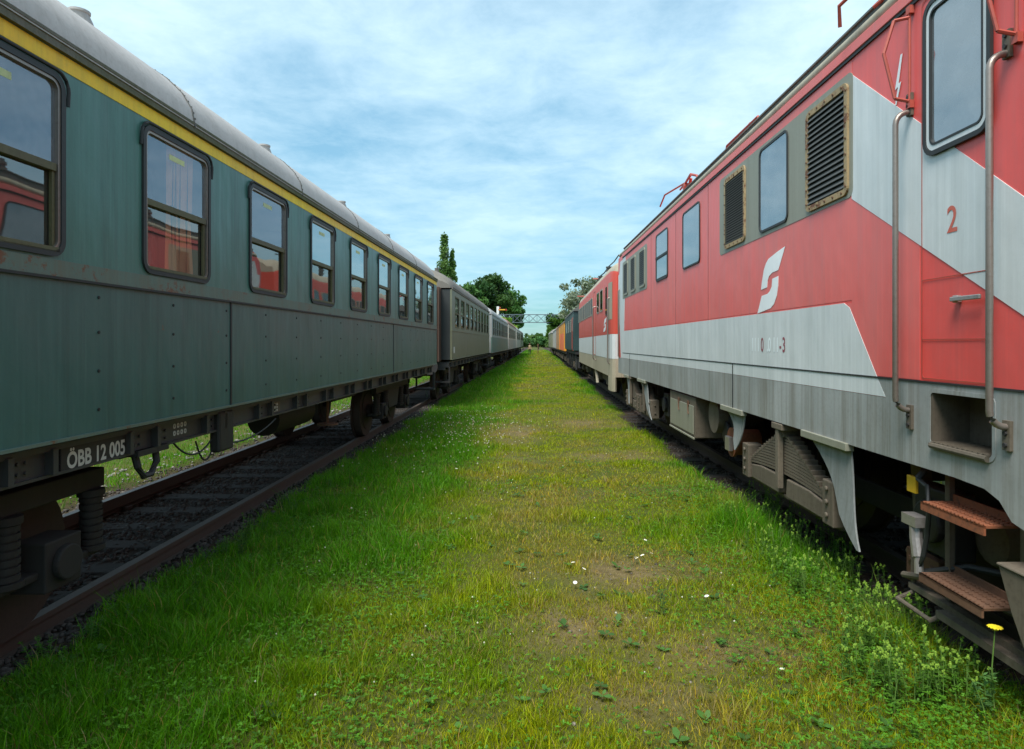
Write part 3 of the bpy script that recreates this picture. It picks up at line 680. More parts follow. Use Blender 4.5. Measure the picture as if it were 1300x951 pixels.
text_mesh('2', L, 0.145, 3.48, 2.29, 0.006, -1, 0.9, 0.002, 'door_number', m_lettr, dr)
# grab rails
for Y in (3.80, 3.035, 0.9):
    b = MB(L); b.tube(arc(0.012, Y, 1.31, 3.05, 0.085, 0.075), 0.0165, 10); gr = b.build('grab_rail', m_steelr, l1, smooth=True)
    for z0, z1, zz in ((1.20, 1.34, (1.225, 1.28)), (3.03, 3.16, (3.085, 3.135))):
        b = MB(L); b.box(0.003, 0.020, Y-0.024, Y+0.024, z0, z1); b.mi = 1
        for z in zz: b.cyl((0.018, Y, z), 0.011, 'o', 0, 0.012, 8)
        b.build('bracket', [m_rust if Y < 3 else m_ufr, m_black], gr)
b = MB(L); b.tube(arc(-0.06, 15.5, 1.35, 3.0, 0.09, 0.06), 0.018, 8); b.build('grab_rail', m_steelr, l1, smooth=True)
# folding mirrors' frames
for Y in (3.79, 2.97):
    b = MB(L)
    P = [(0.02, Y, 3.60), (0.10, Y+0.02, 3.59), (0.155, Y+0.03, 3.40), (0.10, Y+0.01, 3.13), (0.02, Y, 3.11)]
    for p, q in zip(P, P[1:]): b.tube([p, q], 0.010, 6)
    b.tube([(0.02, Y, 3.07), (0.02, Y, 3.645)], 0.008, 8); mf = b.build('mirror_bracket', m_redfr, l1)
    b = MB(L)
    v = [b.bm.verts.new(L(*x)) for x in ((0.02, Y, 3.59), (0.10, Y+0.02, 3.585), (0.15, Y+0.03, 3.40), (0.10, Y+0.01, 3.14), (0.02, Y, 3.12))]
    b.bm.free()
    for zz in (3.07, 3.62):
        b = MB(L); b.box(0.003, 0.03, Y-0.02, Y+0.02, zz, zz+0.045); b.build('hinge', m_redfr, mf)
# lightning bolt, emblem
b = MB(L); bolt = [(0.10,0),(0.045,0.13),(0.075,0.125),(0.03,0.30),(0.052,0.30),(0.115,0.10),(0.08,0.108),(0.115,0.0)]
b.side([(3.86+y*0.9, 3.15+z*0.95) for y, z in bolt], 0.003, 0.005)
b.build('lightning_symbol', m_lettw, l1)
def emblem(fr, par, Yl, Yr, z0, z1, o):
    # photo-space trace (0..1 across, 0..1 down) of the two interlocking hooks
    A = [(1.0,0.0),(0.70,0.05),(0.42,0.11),(0.33,0.17),(0.25,0.27),(0.18,0.45),(0.14,0.595),(0.37,0.575),(0.39,0.47),(0.44,0.40),(0.55,0.355),(0.77,0.34)]
    B = [(0.77,0.435),(0.56,0.455),(0.54,0.58),(0.47,0.65),(0.38,0.685),(0.17,0.70),(0.0,0.99),(0.30,0.955),(0.50,0.93),(0.62,0.87),(0.72,0.74),(0.76,0.60)]
    b = MB(fr)
    for P in (A, B): b.side([(Yl + (Yr-Yl)*x, z1 - (z1-z0)*y) for x, y in P], o, o+0.0025)
    return b.build('emblem', m_lettw, par)
# the emblem leans in the photo because of perspective; undo it: left edge x=964 -> Y 6.24, right 995 -> 5.65
emblem(L, l1, 6.30, 5.63, 1.985, 2.545, 0.0025)
# road number, mostly worn away
xs = 6.47
for ch, m_, w_ in (('1', m_lettg, 0.075), ('1', m_lettg, 0.085), ('1', m_lettg, 0.10), ('0', m_lettm, 0.155), ('.', m_lettg, 0.03), ('0', m_lettg, 0.11), ('1', m_lettg, 0.08), ('1', m_lettg, 0.075), ('-', m_lettm, 0.065), ('3', m_lettm, 0.11)):
    text_mesh(ch, L, 0.135, xs, 1.625, 0.006, -1, 0.80, 0.0025, 'road_number', m_, l1); xs -= w_
# skirt deepening under the cab
b = MB(L); b.side([(3.45, 0.996), (3.2, 0.985), (3.10, 0.95), (3.02, 0.87), (2.85, 0.83), (0.3, 0.83), (0.3, 0.996)], -0.03, 0.003); b.build('skirt', m_grey, l1)
b = MB(L); b.side([(3.06,0.66),(2.98,0.47),(2.90,0.33),(2.80,0.27),(2.2,0.24),(1.2,0.24),(1.2,0.66)], -0.02, 0.04); b.box(-0.25, 0.05, 1.2, 3.06, 0.66, 0.675); b.build('front_valance', m_ufr, l1, bevel=0.008)
# brake rigging and brackets between the guard plate and the ladder
b = MB(L); b.box(-0.36, -0.30, 4.02, 4.36, 0.12, 0.34)
for Y in (4.08, 4.19, 4.30):
    for z in (0.17, 0.28): b.cyl((-0.30, Y, z), 0.022, 'o', 0, 0.02, 6)
b.build('brake_gear_plate', m_rust, l1, bevel=0.006)
b = MB(L); b.side([(4.42,0.95),(4.30,0.95),(4.22,0.60),(4.26,0.38),(4.36,0.38)], -0.42, -0.36); b.build('brake_hanger', m_ufr, l1)
b = MB(L); b.box(-0.50, -0.40, 3.28, 3.46, 0.10, 0.95); b.build('frame_post', m_ufr, l1, bevel=0.01)
b = MB(L); b.tube([(-0.34, 4.4, 0.30), (-0.34, 3.5, 0.26), (-0.34, 2.6, 0.30)], 0.022, 8); b.tube([(-0.42, 3.7, 0.62), (-0.36, 3.2, 0.30)], 0.02, 8); b.tube([(-0.5, 3.6, 0.9), (-0.46, 3.58, 0.5), (-0.40, 3.5, 0.2)], 0.018, 8); b.build('brake_rod', m_ufr, l1)
b = MB(L); b.loft([[(-0.5+o, 3.62+0.17*math.cos(t)*k, 0.60+0.17*math.sin(t)*k) for t in np.linspace(0, 2*math.pi, 17)[:-1]] for o, k in ((0,1),(0.10,1),(0.16,0.8),(0.18,0.3))]); b.build('brake_cylinder', m_ufr, l1, smooth=True)
b = MB(L); b.box(-0.10, -0.05, 2.9, 3.66, 0.16, 0.20); b.box(-0.16, -0.10, 2.6, 4.0, 0.20, 0.235); b.build('guard_iron', m_ufr, l1)

# running gear of the red locomotive
def taper_guard(Ytop0, Ytop1, tip_Y, tip_z, par, cap=True):
    n = 12; b = MB(L)
    secs = []
    for k in range(n+1):
        t = k/n; z = 0.97 + (tip_z-0.97)*t
        wd_ = np.interp(t, [0, .15, .3, .45, .6, .75, .88, 1], [1, .76, .56, .43, .37, .32, .20, .05])*(Ytop1-Ytop0)
        yb_ = Ytop0 + (tip_Y-Ytop0)*(0.55*t+0.45*t**5); ya_ = yb_ + wd_
        oo = -0.03 + 0.05*t*t
        secs.append([(oo, yb_, z), (oo-0.012, yb_, z), (oo-0.012, ya_, z), (oo, ya_, z)])
    b.loft(secs); g = b.build('guard_plate', m_sand, par, smooth=False)
    if cap:
        b = MB(L); b.box(-0.04, 0.022, min(Ytop0,Ytop1)-0.03, max(Ytop0,Ytop1)+0.03, 0.945, 1.0); b.build('mounting_strip', m_olive, g, bevel=0.004)
    return g
def loco_bogie(Yaxles, springs, par):
    b = MB(L); a0, a1 = min(Yaxles)-0.8, max(Yaxles)+0.8
    for oo in (-0.50, -2.46):
        b.box(oo-0.02, oo+0.02, a0, a1, 0.42, 0.60)
    b.box(-2.6, -0.4, a0, a0+0.1, 0.5, 0.9); b.box(-2.6, -0.4, a1-0.1, a1, 0.5, 0.9); b.box(-2.4, -0.5, (a0+a1)/2-0.3, (a0+a1)/2+0.3, 0.5, 0.95)
    bf = b.build('bogie_frame', m_bogie, par, bevel=0.008)
    for Y in Yaxles:
        wheel(L, bf, Y, 0.62, 0.62, -0.70); wheel(L, bf, Y, 0.62, 0.62, -2.13)
        b = MB(L); b.box(-0.36, -0.22, Y-0.19, Y+0.19, 0.42, 0.82); b.cyl((-0.22, Y, 0.62), 0.13, 'o', 0, 0.05); b.build('axle_box', m_black, bf, bevel=0.015)
    for (s0, s1) in springs:
        b = MB(L); b.box(-0.20, -0.10, s0-0.1, s1+0.1, 0.295, 0.325); b.box(-0.19, -0.12, s0-0.1, s1+0.1, 0.325, 0.46); b.build('side_beam', m_ufr, bf, bevel=0.006)
        c = (s0+s1)/2; b = MB(L)
        n = 13
        for k in range(n):
            h = 0.53 + k*0.027; hl = (s1-s0)/2*(1-0.86*(k/(n-1))**1.05)
            # each leaf droops a little at its ends
            nn = 8
            up = [(c-hl+2*hl*i/nn, h+0.021-0.05*((i/nn*2-1)**2)*(hl/((s1-s0)/2))**2) for i in range(nn+1)]
            dn = [(y, z-0.021) for y, z in reversed(up)]
            b.side(up+dn, -0.16, -0.06)
            for e_ in (up[0], up[-1]): b.box(-0.165, -0.055, e_[0]-0.012, e_[0]+0.012, e_[1]-0.026, e_[1]+0.004)
        sp = b.build('leaf_spring', m_ufr, bf)
        b = MB(L); b.box(-0.05, 0.0, c-0.035, c+0.035, 0.40, 0.97); b.box(-0.19, -0.035, c-0.055, c+0.055, 0.86, 0.93); b.box(-0.2, 0.01, c-0.13, c+0.10, 0.93, 0.985)
        b.build('spring_buckle', m_ufr, sp, bevel=0.006)
        for e_ in (s0-0.03, s1+0.03):
            b = MB(L); b.box(-0.19, -0.03, e_-0.09, e_+0.09, 0.32, 0.66)
            for zz in (0.40, 0.50, 0.60): b.cyl((-0.03, e_, zz), 0.024, 'o', 0, 0.02, 6)
            for zz in (0.42, 0.56): b.tube([(-0.11, e_-0.09, zz), (-0.11, e_-0.11, zz)], 0.02, 6)
            b.build('spring_seat', m_ufr, bf, bevel=0.02)
        b = MB(L); b.side([(s0+0.1, 0.335), (s0+0.1, 0.47), (s0+0.35, 0.50), (c-0.1, 0.50), (c-0.08, 0.335)], -0.14, -0.05)
        b.side([(s1-0.1, 0.335), (s1-0.1, 0.47), (s1-0.35, 0.50), (c+0.1, 0.50), (c+0.08, 0.335)], -0.14, -0.05); b.build('equaliser_beam', m_ufr, bf, bevel=0.01)
    return bf
bg1 = loco_bogie((3.95, 6.0, 7.9), ((4.95, 6.72),), l1)
bg2 = loco_bogie((11.4, 13.3, 15.0), ((11.95, 13.0), (13.4, 14.6)), l1)
taper_guard(4.57, 5.25, 4.36, 0.30, l1); taper_guard(6.76, 7.42, 6.93, 0.56, l1)
taper_guard(12.2, 12.95, 11.5, 0.34, l1); taper_guard(14.2, 14.7, 14.0, 0.40, l1)
b = MB(L); b.box(-0.55, -0.03, 8.72, 10.25, 0.42, 0.965); cb_ = b.build('battery_box', m_ufr, l1, bevel=0.012)
b = MB(L); b.box(-0.03, -0.018, 8.80, 10.17, 0.46, 0.85); b.box(-0.03, -0.01, 8.75, 10.2, 0.40, 0.425); b.build('box_door', m_olive, cb_, bevel=0.004)
b = MB(L)
for Y in (9.05, 9.6):
    b.box(-0.018, -0.004, Y-0.03, Y+0.03, 0.84, 0.90); b.tube([(-0.008, Y, 0.85), (-0.004, Y-0.02, 0.76), (-0.004, Y-0.05, 0.72)], 0.008, 6)
b.build('latch', m_rust, cb_)
b = MB(L); b.cyl((-0.65, 8.12, 0.80), 0.22, 'o', 0, 0.55, 22); b.build('air_tank', m_ufr, l1, smooth=True)
b = MB(L); b.cyl((-0.45, 7.55, 0.55), 0.15, 'o', 0, 0.28, 20); b.cyl((-0.17, 7.55, 0.55), 0.17, 'o', 0, 0.03, 20)
b.build('brake_cylinder', m_orust, l1, smooth=True)
b = MB(L); b.box(-0.13, -0.08, 7.45, 7.6, 0.46, 0.62); b.build('brake_lever', m_alu, l1, bevel=0.005)
# ladder
b = MB(L); b.box(-0.16, -0.13, 3.66, 3.70, 0.25, 1.0); ld = b.build('cab_ladder', m_ufr, l1); b = MB(L); b.box(-0.16, -0.13, 3.04, 3.14, 0.18, 0.97); b.build('ladder_stringer', m_ufr, ld)
for (z, o0, o1_, m_) in ((0.80, -0.16, 0.035, m_orust), (0.40, -0.16, 0.045, m_rust)):
    b = MB(L); b.box(o0, o1_, 3.16, 3.66, z, z+0.012); b.box(o1_-0.012, o1_, 3.16, 3.66, z-0.035, z+0.012); b.box(o0, o0+0.012, 3.16, 3.66, z, z+0.05)
    for k in range(16):
        for q in range(4): b.cyl((o0+0.04+q*0.05, 3.18+k*0.03, z+0.012), 0.009, 'z', 0, 0.006, 6)
    b.build('ladder_step', m_, ld)
b = MB(L); b.tube([(-0.13, 3.62, 0.38), (-0.10, 3.9, 0.30), (-0.10, 4.05, 0.26)], 0.02, 8); b.tube([(-0.12, 3.66, 0.18), (-0.02, 3.66, 0.14), (-0.02, 3.98, 0.14), (-0.12, 3.98, 0.18)], 0.014, 8)
b.tube([(-0.12, 3.98, 0.18), (-0.12, 3.98, 0.42)], 0.016, 8); b.build('foot_bracket', m_ufr, ld)
# speed sensor, label and hose
b = MB(L); b.box(-0.10, -0.02, 3.80, 3.94, 0.62, 0.68); b.tube([(-0.06, 3.86, 0.64), (-0.05, 3.84, 0.55), (-0.04, 3.80, 0.45)], 0.035, 10); b.tube([(-0.04, 3.80, 0.46), (-0.03, 3.78, 0.36)], 0.025, 10)
b.build('sander_valve', m_alu, l1)
b = MB(L); b.box(-0.09, -0.07, 3.88, 3.97, 0.80, 0.90); b.build('yellow_label', m_ylabel, l1, bevel=0.004)
b = MB(L); b.tube([(-0.06, 3.84, 0.90), (-0.05, 3.74, 0.88), (-0.04, 3.70, 0.78), (-0.04, 3.72, 0.60), (-0.03, 3.74, 0.48), (-0.03, 3.80, 0.36)], 0.014, 8)
b.tube([(-0.10, 3.84, 0.95), (-0.06, 3.84, 0.90)], 0.02, 8); b.tube([(-0.05, 3.80, 0.36), (-0.2, 3.6, 0.46), (-0.3, 3.3, 0.5)], 0.018, 8); b.build('brake_hose', m_rubber, l1, smooth=True)
b = MB(L); b.box(-2.8, -0.42, 0.4, 15.4, 0.93, 1.02); b.box(-0.6, -0.45, 3.2, 3.5, 0.2, 0.95); b.box(-2.2, -0.8, 9.0, 10.6, 0.4, 0.95); b.build('underframe', m_black, l1)
# roof gear: pantograph horns, insulators
def horn(Y, o, z, s=1.0):
    b = MB(L)
    b.tube([(o+0.25*s, Y+0.5, z-0.02), (o+0.28*s, Y+0.45, z+0.10), (o+0.2*s, Y+0.3, z+0.17), (o, Y, z+0.19), (o-0.3, Y-0.2, z+0.19)], 0.013, 8)
    b.tube([(o+0.1, Y+0.35, z+0.04), (o-0.02, Y+0.2, z+0.13), (o-0.2, Y, z+0.16)], 0.012, 6)
    return b
b = horn(3.98, -0.16, 3.90); b.build('pantograph_horn', m_redfr, l1)
b = MB(L); b.tube([(-0.20, 6.75, 3.95), (-0.20, 6.85, 4.10), (-0.20, 7.9, 4.11), (-0.20, 8.0, 3.95)], 0.014, 8)
b.tube([(-0.24, 7.8, 4.10), (-0.24, 7.2, 4.15)], 0.012, 8); b.build('roof_conduit', m_redfr, l1)
b = MB(L); b.tube([(-0.32, 10.6, 3.99), (-0.32, 10.45, 4.28), (-0.32, 10.1, 4.34), (-0.34, 9.8, 4.24), (-0.34, 9.7, 4.04)], 0.02, 8); b.tube([(-0.3, 10.7, 4.24), (-0.3, 10.0, 4.30)], 0.014, 8); b.tube([(-0.35, 10.5, 3.99), (-0.35, 10.2, 4.30)], 0.025, 8)
b.tube([(-0.3, 10.45, 4.28), (-0.24, 11.6, 4.36), (-0.24, 12.0, 4.24)], 0.015, 8); b.cyl((-0.33, 10.4, 4.22), 0.06, 'o', -0.05, 0.05, 12)
b.build('pantograph', m_redfr, l1)
for Y in (1.5, 5.2, 9.1, 12.5):
    b = MB(L)
    for k in range(5): b.cyl((-0.7, Y, 4.10+k*0.04), 0.07 if k % 2 else 0.05, 'z', 0, 0.04, 14)
    b.build('insulator', m_disc, l1, smooth=True)
for ob in (-HWL+0.87, -HWL-0.87):
    b = MB(L); b.cyl((ob, 15.95, 1.06), 0.1, 'Y', 0, 0.45, 14); b.cyl((ob, 16.4, 1.06), 0.23, 'Y', -0.03, 0.02, 20); b.build('buffer', m_black, l1, smooth=True)

# ------------------------------------------------------------------ second red locomotive
L2 = Frame(1, 1.48, 1.86, 0.0088, 25.4)
l2 = L2.root('locomotive', 'orange-red and white locomotive with beige roof, right behind the near one', 'locomotive', 'locomotives on the right track')
def sec2(Y, ins, k, zb=1.29, top=True):
    half = [(0, zb), (0, 3.60), (-0.02, 3.66)]
    half = [(o-ins*(1 if z < 2.2 else 1.6), z-0.10*k) if z > 3 else (o-ins, z) for o, z in half]
    return [(o, Y, z) for o, z in half + [(-2*HWL-o, z) for o, z in reversed(half)]]
st = ((17.10, 0.10, 0.6), (17.2, 0.03, 0.3), (17.5, 0.0, 0.1), (18.6, 0.0, 0), (31.8, 0, 0), (32.9, 0.10, 0.6), (33.4, 0.22, 1.0), (33.65, 0.42, 1.6))
b = MB(L2); b.loft([sec2(Y, i, k, 1.95) for Y, i, k in st]); bd2 = b.build('body', m_redo, l2, smooth=True)
b = MB(L2)
def band(Y, i, z0, z1): return [(-i, Y, z0), (-i, Y, z1), (-2*HWL+i, Y, z1), (-2*HWL+i, Y, z0)]
b.loft([band(Y, i, 1.29, 1.947) for Y, i, k in st]); b.build('white_band', m_white, bd2)
b = MB(L2); b.loft([band(Y, i+0.004, 0.80 if 18.2 < Y < 32.5 else 0.80, 1.287) for Y, i, k in st]); b.build('skirt', m_beige, l2)
b = MB(L2); b.plan([(-0.10,17.09),(-0.026,17.21),(0.004,17.5),(0.004,17.9),(-0.05,17.9),(-0.14,17.14)], 0.42, 0.80); b.build('front_valance', m_beige, l2)
rsec = []
for Y, i, k in st:
    base = 3.66-0.10*k; pts = []
    for q in range(13):
        a = math.pi*q/12; hwq = HWL - 0.02 - i*1.6
        pts.append((-HWL+math.cos(a)*hwq, Y, base+0.002+math.sin(a)**0.8*(0.42-0.10*k)))
    rsec.append(pts)
b = MB(L2); b.loft(rsec); rf2 = b.build('roof', m_beige, l2, smooth=True)
def pane2(Y0, Y1, z0, z1, mat=g_dark, name='window', par=None):
    r = MB(L2); r.ring(Y0, Y1, z0, z1, 0.04, 0.05, 0.0, 0.012, 3); w_ = r.build(name, m_olive, l2)
    p = MB(L2); p.box(0, 0.006, Y0+0.03, Y1-0.03, z0+0.03, z1-0.03); p.build('pane', mat, w_)
for k in range(8): pane2(23.4+k*1.12, 24.4+k*1.12, 2.72, 3.36, m_louv, 'louvre_grille')
pane2(20.7, 21.6, 2.68, 3.36); pane2(19.5, 20.4, 2.68, 3.36)
b = MB(L2); b.box(-0.01, 0.015, 18.25, 18.6, 2.5, 3.3); b.build('cab_side_window', g_dark, l2)
b = MB(L2); b.plan([(-0.01,17.9),(-0.01,17.5),(-0.05,17.24),(-0.028,17.21),(0.005,17.5),(0.005,17.9)], 2.35, 3.35); b.build('beige_corner_panel', m_beige, l2)
for Y in (17.6, 22.0):
    b = MB(L2); b.tube(arc(-0.05 if Y < 19 else 0.0, Y, 1.15, 2.95, 0.10, 0.07), 0.022, 8); b.build('grab_rail', m_steelr, l2, smooth=True)
b = MB(L2); b.ring(22.1, 22.9, 1.3, 3.5, 0.02, 0.04, 0, 0.006); b.build('cab_door', m_redfr, l2)
emblem(L2, l2, 19.3, 18.35, 2.03, 2.45, 0.002)
b = MB(L2); b.tube([(-0.42, 28, 4.2), (-0.42, 24.8, 4.30), (-0.42, 23.3, 4.25), (-0.42, 21.8, 4.30)], 0.022, 8); b.tube([(-0.42, 21.8, 4.30), (-0.42, 20.2, 4.26), (-0.42, 19.0, 4.30), (-0.40, 17.6, 4.12)], 0.018, 8); b.build('roof_cable', m_black, l2)
for Y in (21.8, 24.8):
    b = MB(L2)
    for k in range(6): b.cyl((-0.42, Y, 3.96+k*0.055), 0.10 if k % 2 else 0.075, 'z', 0, 0.055, 14)
    b.build('insulator', m_disc, l2, smooth=True)
b = MB(L2)
for s in (-1, 1): b.tube([(-1.0, 29.0, 4.05), (-0.7, 29.0+s*1.1, 4.35), (-0.9, 29.0, 4.55)], 0.035, 8)
b.tube([(-0.4, 28.2, 4.52), (-2.4, 28.2, 4.52)], 0.03, 8); b.build('pantograph', m_redfr, l2)
b = MB(L2); b.box(-2.7, -0.25, 18.6, 32.6, 0.7, 0.85); b.build('underframe', m_black, l2)
def simple_bogie(fr, root, axles, hw, r=0.5):
    b = MB(fr); a0, a1 = min(axles)-0.7, max(axles)+0.7
    for oo in (-0.32, -2*hw+0.36): b.box(oo, oo+0.06, a0, a1, 0.5, 0.72)
    b.box(-2*hw+0.4, -0.4, (a0+a1)/2-0.25, (a0+a1)/2+0.25, 0.5, 0.85)
    bf = b.build('bogie_frame', m_ufr, root)
    for Y in axles:
        wheel(fr, bf, Y, r, r, -0.68); wheel(fr, bf, Y, r, r, -2*hw+0.80)
        b = MB(fr); b.box(-0.28, -0.14, Y-0.16, Y+0.16, r-0.16, r+0.16); b.build('axle_box', m_ufr, bf, bevel=0.02)
simple_bogie(L2, l2, (19.7, 22.6), HWL, 0.6); simple_bogie(L2, l2, (28.4, 31.2), HWL, 0.6)
b = MB(L2); b.side([(22.6, 0.82), (23.1, 0.82), (22.4, 0.35), (22.25, 0.35)], -0.12, -0.04); b.build('guard_plate', m_beige, l2)

# ------------------------------------------------------------------ dark green locomotive, wagons
def boxcar(name, label, cat, ya, yb, X0, slope, body_m, roof_m, zf=1.25, ze=3.35, zt=3.8, group=None, panels=None, wins=(), under=True, flat=False):
    fr = Frame(1, 1.45, X0, slope, (ya+yb)/2); root = fr.root(name, label, cat, group); hw = 1.45
    b = MB(fr); b.box(-2*hw, 0, ya, yb, zf, ze); bo = b.build('body', body_m, root, bevel=0.02)
    prof = roof_profile(hw, ze+0.005, zt, 12, 0.04); b = MB(fr); b.along(prof, ya-0.08, yb+0.08); b.build('roof', roof_m, root, smooth=True)
    if panels:
        n, m_, w_, z0, z1, nm = panels
        for k in range(n):
            c = ya + (yb-ya)*(k+0.5)/n; b = MB(fr); b.box(0, 0.02, c-w_/2, c+w_/2, z0, z1); b.build(nm, m_, bo)
    for (a, b_) in wins:
        b = MB(fr); b.ring(a, b_, 2.35, 3.1, 0.05, 0.05, 0, 0.02, 3); w_ = b.build('window', m_olive, root); b = MB(fr); b.box(0, 0.01, a+0.04, b_-0.04, 2.39, 3.06); b.build('pane', g_dark, w_)
    b = MB(fr); b.box(-2*hw+0.1, -0.1, ya+0.05, yb-0.05, zf-0.2, zf-0.005); b.build('underframe', m_black, root)
    L_ = yb-ya
    for c in ((ya+L_*0.18, yb-L_*0.18)): simple_bogie(fr, root, (c-0.9, c+0.9), hw, 0.48)
    for ye, s in ((ya, -1), (yb, 1)):
        for ob in (-hw+0.87, -hw-0.87):
            b = MB(fr); b.cyl((ob, ye, 1.06), 0.1, 'Y', -0.45 if s < 0 else 0, 0 if s < 0 else 0.45, 12); b.cyl((ob, ye+s*0.45, 1.06), 0.22, 'Y', -0.03, 0.03, 16); b.build('buffer', m_black, root)
    return fr, root
G, lg = boxcar('locomotive', 'dark green box-shaped old locomotive behind the two red ones', 'locomotive', 35.0, 47.5, 1.80, 0.0075, m_dgreen, m_dkroof, 1.3, 3.45, 3.85,
    'locomotives on the right track', (9, m_dgreen, 0.08, 1.32, 3.4, 'rib'), [(35.8, 36.8), (38, 39), (41, 42), (44, 45)])
b = MB(G)
for k in range(5): b.box(-0.2, -0.12, 35.2+k*2.9, 35.6+k*2.9, 0.25, 1.1)
b.box(-0.35, -0.25, 35.2, 47.3, 0.35, 0.95); b.build('outside_frame', m_black, lg)
b = MB(G)
for s in (-1, 1): b.tube([(-1.2, 38.5, 3.8), (-0.9, 38.5+s*1.2, 4.15), (-1.2, 38.5, 4.5)], 0.04, 6)
b.tube([(-0.4, 38.5, 4.5), (-2.4, 38.5, 4.5)], 0.04, 6); b.build('pantograph', m_redfr, lg)
b = MB(G); b.tube([(0.02, 35.1, 1.3), (0.08, 35.1, 1.4), (0.08, 35.1, 3.0), (0.02, 35.1, 3.1)], 0.02, 6); b.build('grab_rail', m_redfr, lg)
boxcar('goods_wagon', 'orange wagon with red lower doors, behind the dark green locomotive', 'wagon', 49.2, 61.0, 1.80, 0.0075, m_orange, m_roofb, 1.1, 3.3, 3.7, 'orange goods wagons',
    (5, m_pink, 0.9, 1.15, 2.5, 'door_panel'))
boxcar('goods_wagon', 'second orange wagon, next to the pale grey van', 'wagon', 62.2, 74.0, 1.80, 0.0075, m_orange, m_roofrd, 1.1, 3.3, 3.7, 'orange goods wagons',
    (5, m_roofb, 0.7, 1.15, 3.2, 'door_panel'))
boxcar('van', 'pale grey-white covered van beyond the orange wagons', 'wagon', 75.2, 92.0, 1.80, 0.0070, m_clav, m_rooflt, 1.1, 3.3, 3.8, None, (6, m_cbeige, 0.9, 1.2, 3.0, 'door_panel'))
boxcar('van', 'dull green-grey van with curved pale roof, last on the right', 'wagon', 93.4, 112.0, 1.80, 0.0040, m_cgrey, m_rooflt, 1.1, 3.2, 3.9, None, (6, m_cgrey2, 0.9, 1.2, 3.0, 'door_panel'))

# ------------------------------------------------------------------ tracks
def track(name, label, cx, ya, yb, n_sl, sl_step, shiny):
    root = bpy.data.objects.new(name, None); COL.objects.link(root); root.location = (cx(ya), ya, 0)
    tag(root, label, 'railway track', 'railway tracks')
    ox, oy = cx(ya), ya
    prof = [(-0.036,0),(0.036,0),(0.036,-0.035),(0.010,-0.045),(0.010,-0.125),(0.0625,-0.138),(0.0625,-0.15),(-0.0625,-0.15),(-0.0625,-0.138),(-0.010,-0.125),(-0.010,-0.045),(-0.036,-0.035)]
    ys = list(np.arange(ya, 40, 2.0)) + list(np.arange(40, yb+1, 10.0))
    for s in (-1, 1):
        b = MB(); b.loft([[(cx(Y)-ox+s*0.7535+o, Y-oy, z) for o, z in prof] for Y in ys]); b.build('rail', m_rail, root)
    cnt = 0; y = ya+0.2; meshes = []
    for v in range(5):
        b = MB(); r_ = random.Random(v); w_ = 0.12; dz = r_.uniform(-0.01, 0.004)
        b.box(-1.28, 1.28, -w_, w_, -0.27, -0.152+dz*0); o = b.build('sleeper', m_wood, root, bevel=0.015); meshes.append(o)
    protos = meshes; first = True
    rest = MB()
    k = 0
    while y < yb:
        if k < n_sl:
            o = protos[k % 5] if k < 5 else protos[k % 5].copy()
            if k >= 5: COL.objects.link(o); o.parent = root
            o.location = (cx(y)-ox+random.uniform(-0.03, 0.03), y-oy, random.uniform(-0.012, 0.0)); o.rotation_euler = (0, 0, R(random.uniform(-1.2, 1.2)))
        else: rest.box(cx(y)-ox-1.28, cx(y)-ox+1.28, y-oy-0.12, y-oy+0.12, -0.25, -0.152)
        y += sl_step; k += 1
    ro = rest.build('far_sleepers', m_wood, root); ro['kind'] = 'stuff'
    ch = MB()
    y = ya+0.2
    for k in range(50):
        for s in (-1, 1):
            for q in (-0.10, 0.10): ch.box(cx(y)-ox+s*0.7535+q-0.035, cx(y)-ox+s*0.7535+q+0.035, y-oy-0.05, y-oy+0.05, -0.15, -0.118)
        y += sl_step
    ch.build('rail_fastenings', m_wheel, root)['kind'] = 'stuff'
    return root
cxl = lambda Y: -(3.063+0.75) - 0.006*min(Y, 20) + (0.012*(max(Y, 20)-20) if Y < 1e9 else 0)
cxl2 = lambda Y: -3.832 - 0.0105*min(Y, 20) + 0.0034*max(0, min(Y, 120)-20)
cxr = lambda Y: (3.74 - 0.0158*min(Y, 16)) + 0.0085*max(0, min(Y, 110)-16)
track('railway_track', 'track under the teal coach, its near rail bare beside the grass', cxl2, -6, 150, 70, 0.62, True)
track('railway_track', 'track under the red locomotives, mostly hidden by weeds', cxr, -6, 150, 60, 0.62, True)

# ------------------------------------------------------------------ ground
def vnoise(x, y, seed=0):
    """smooth value noise, numpy"""
    r = np.random.default_rng(seed); T = r.random((256, 256))
    xi = np.floor(x).astype(int); yi = np.floor(y).astype(int); fx = x-xi; fy = y-yi
    fx = fx*fx*(3-2*fx); fy = fy*fy*(3-2*fy)
    g = lambda a, b: T[a % 256, b % 256]
    return (g(xi, yi)*(1-fx)+g(xi+1, yi)*fx)*(1-fy) + (g(xi, yi+1)*(1-fx)+g(xi+1, yi+1)*fx)*fy
def fbm(x, y, s, seed=0, oct=4):
    v = 0; a = 0.5; t = 0
    for k in range(oct):
        v = v + a*vnoise(x*s*2**k+17.3*k, y*s*2**k+9.1*k, seed+k); t += a; a *= 0.55
    return v/t
def sstep(a, b, x):
    t = np.clip((x-a)/(b-a), 0, 1); return t*t*(3-2*t)
def cxl_np(Y): return -3.832 - 0.0105*np.minimum(Y, 20) + 0.0034*np.clip(Y-20, 0, 100)
def cxr_np(Y): return 3.74 - 0.0158*np.minimum(Y, 16) + 0.0085*np.clip(Y-16, 0, 94)
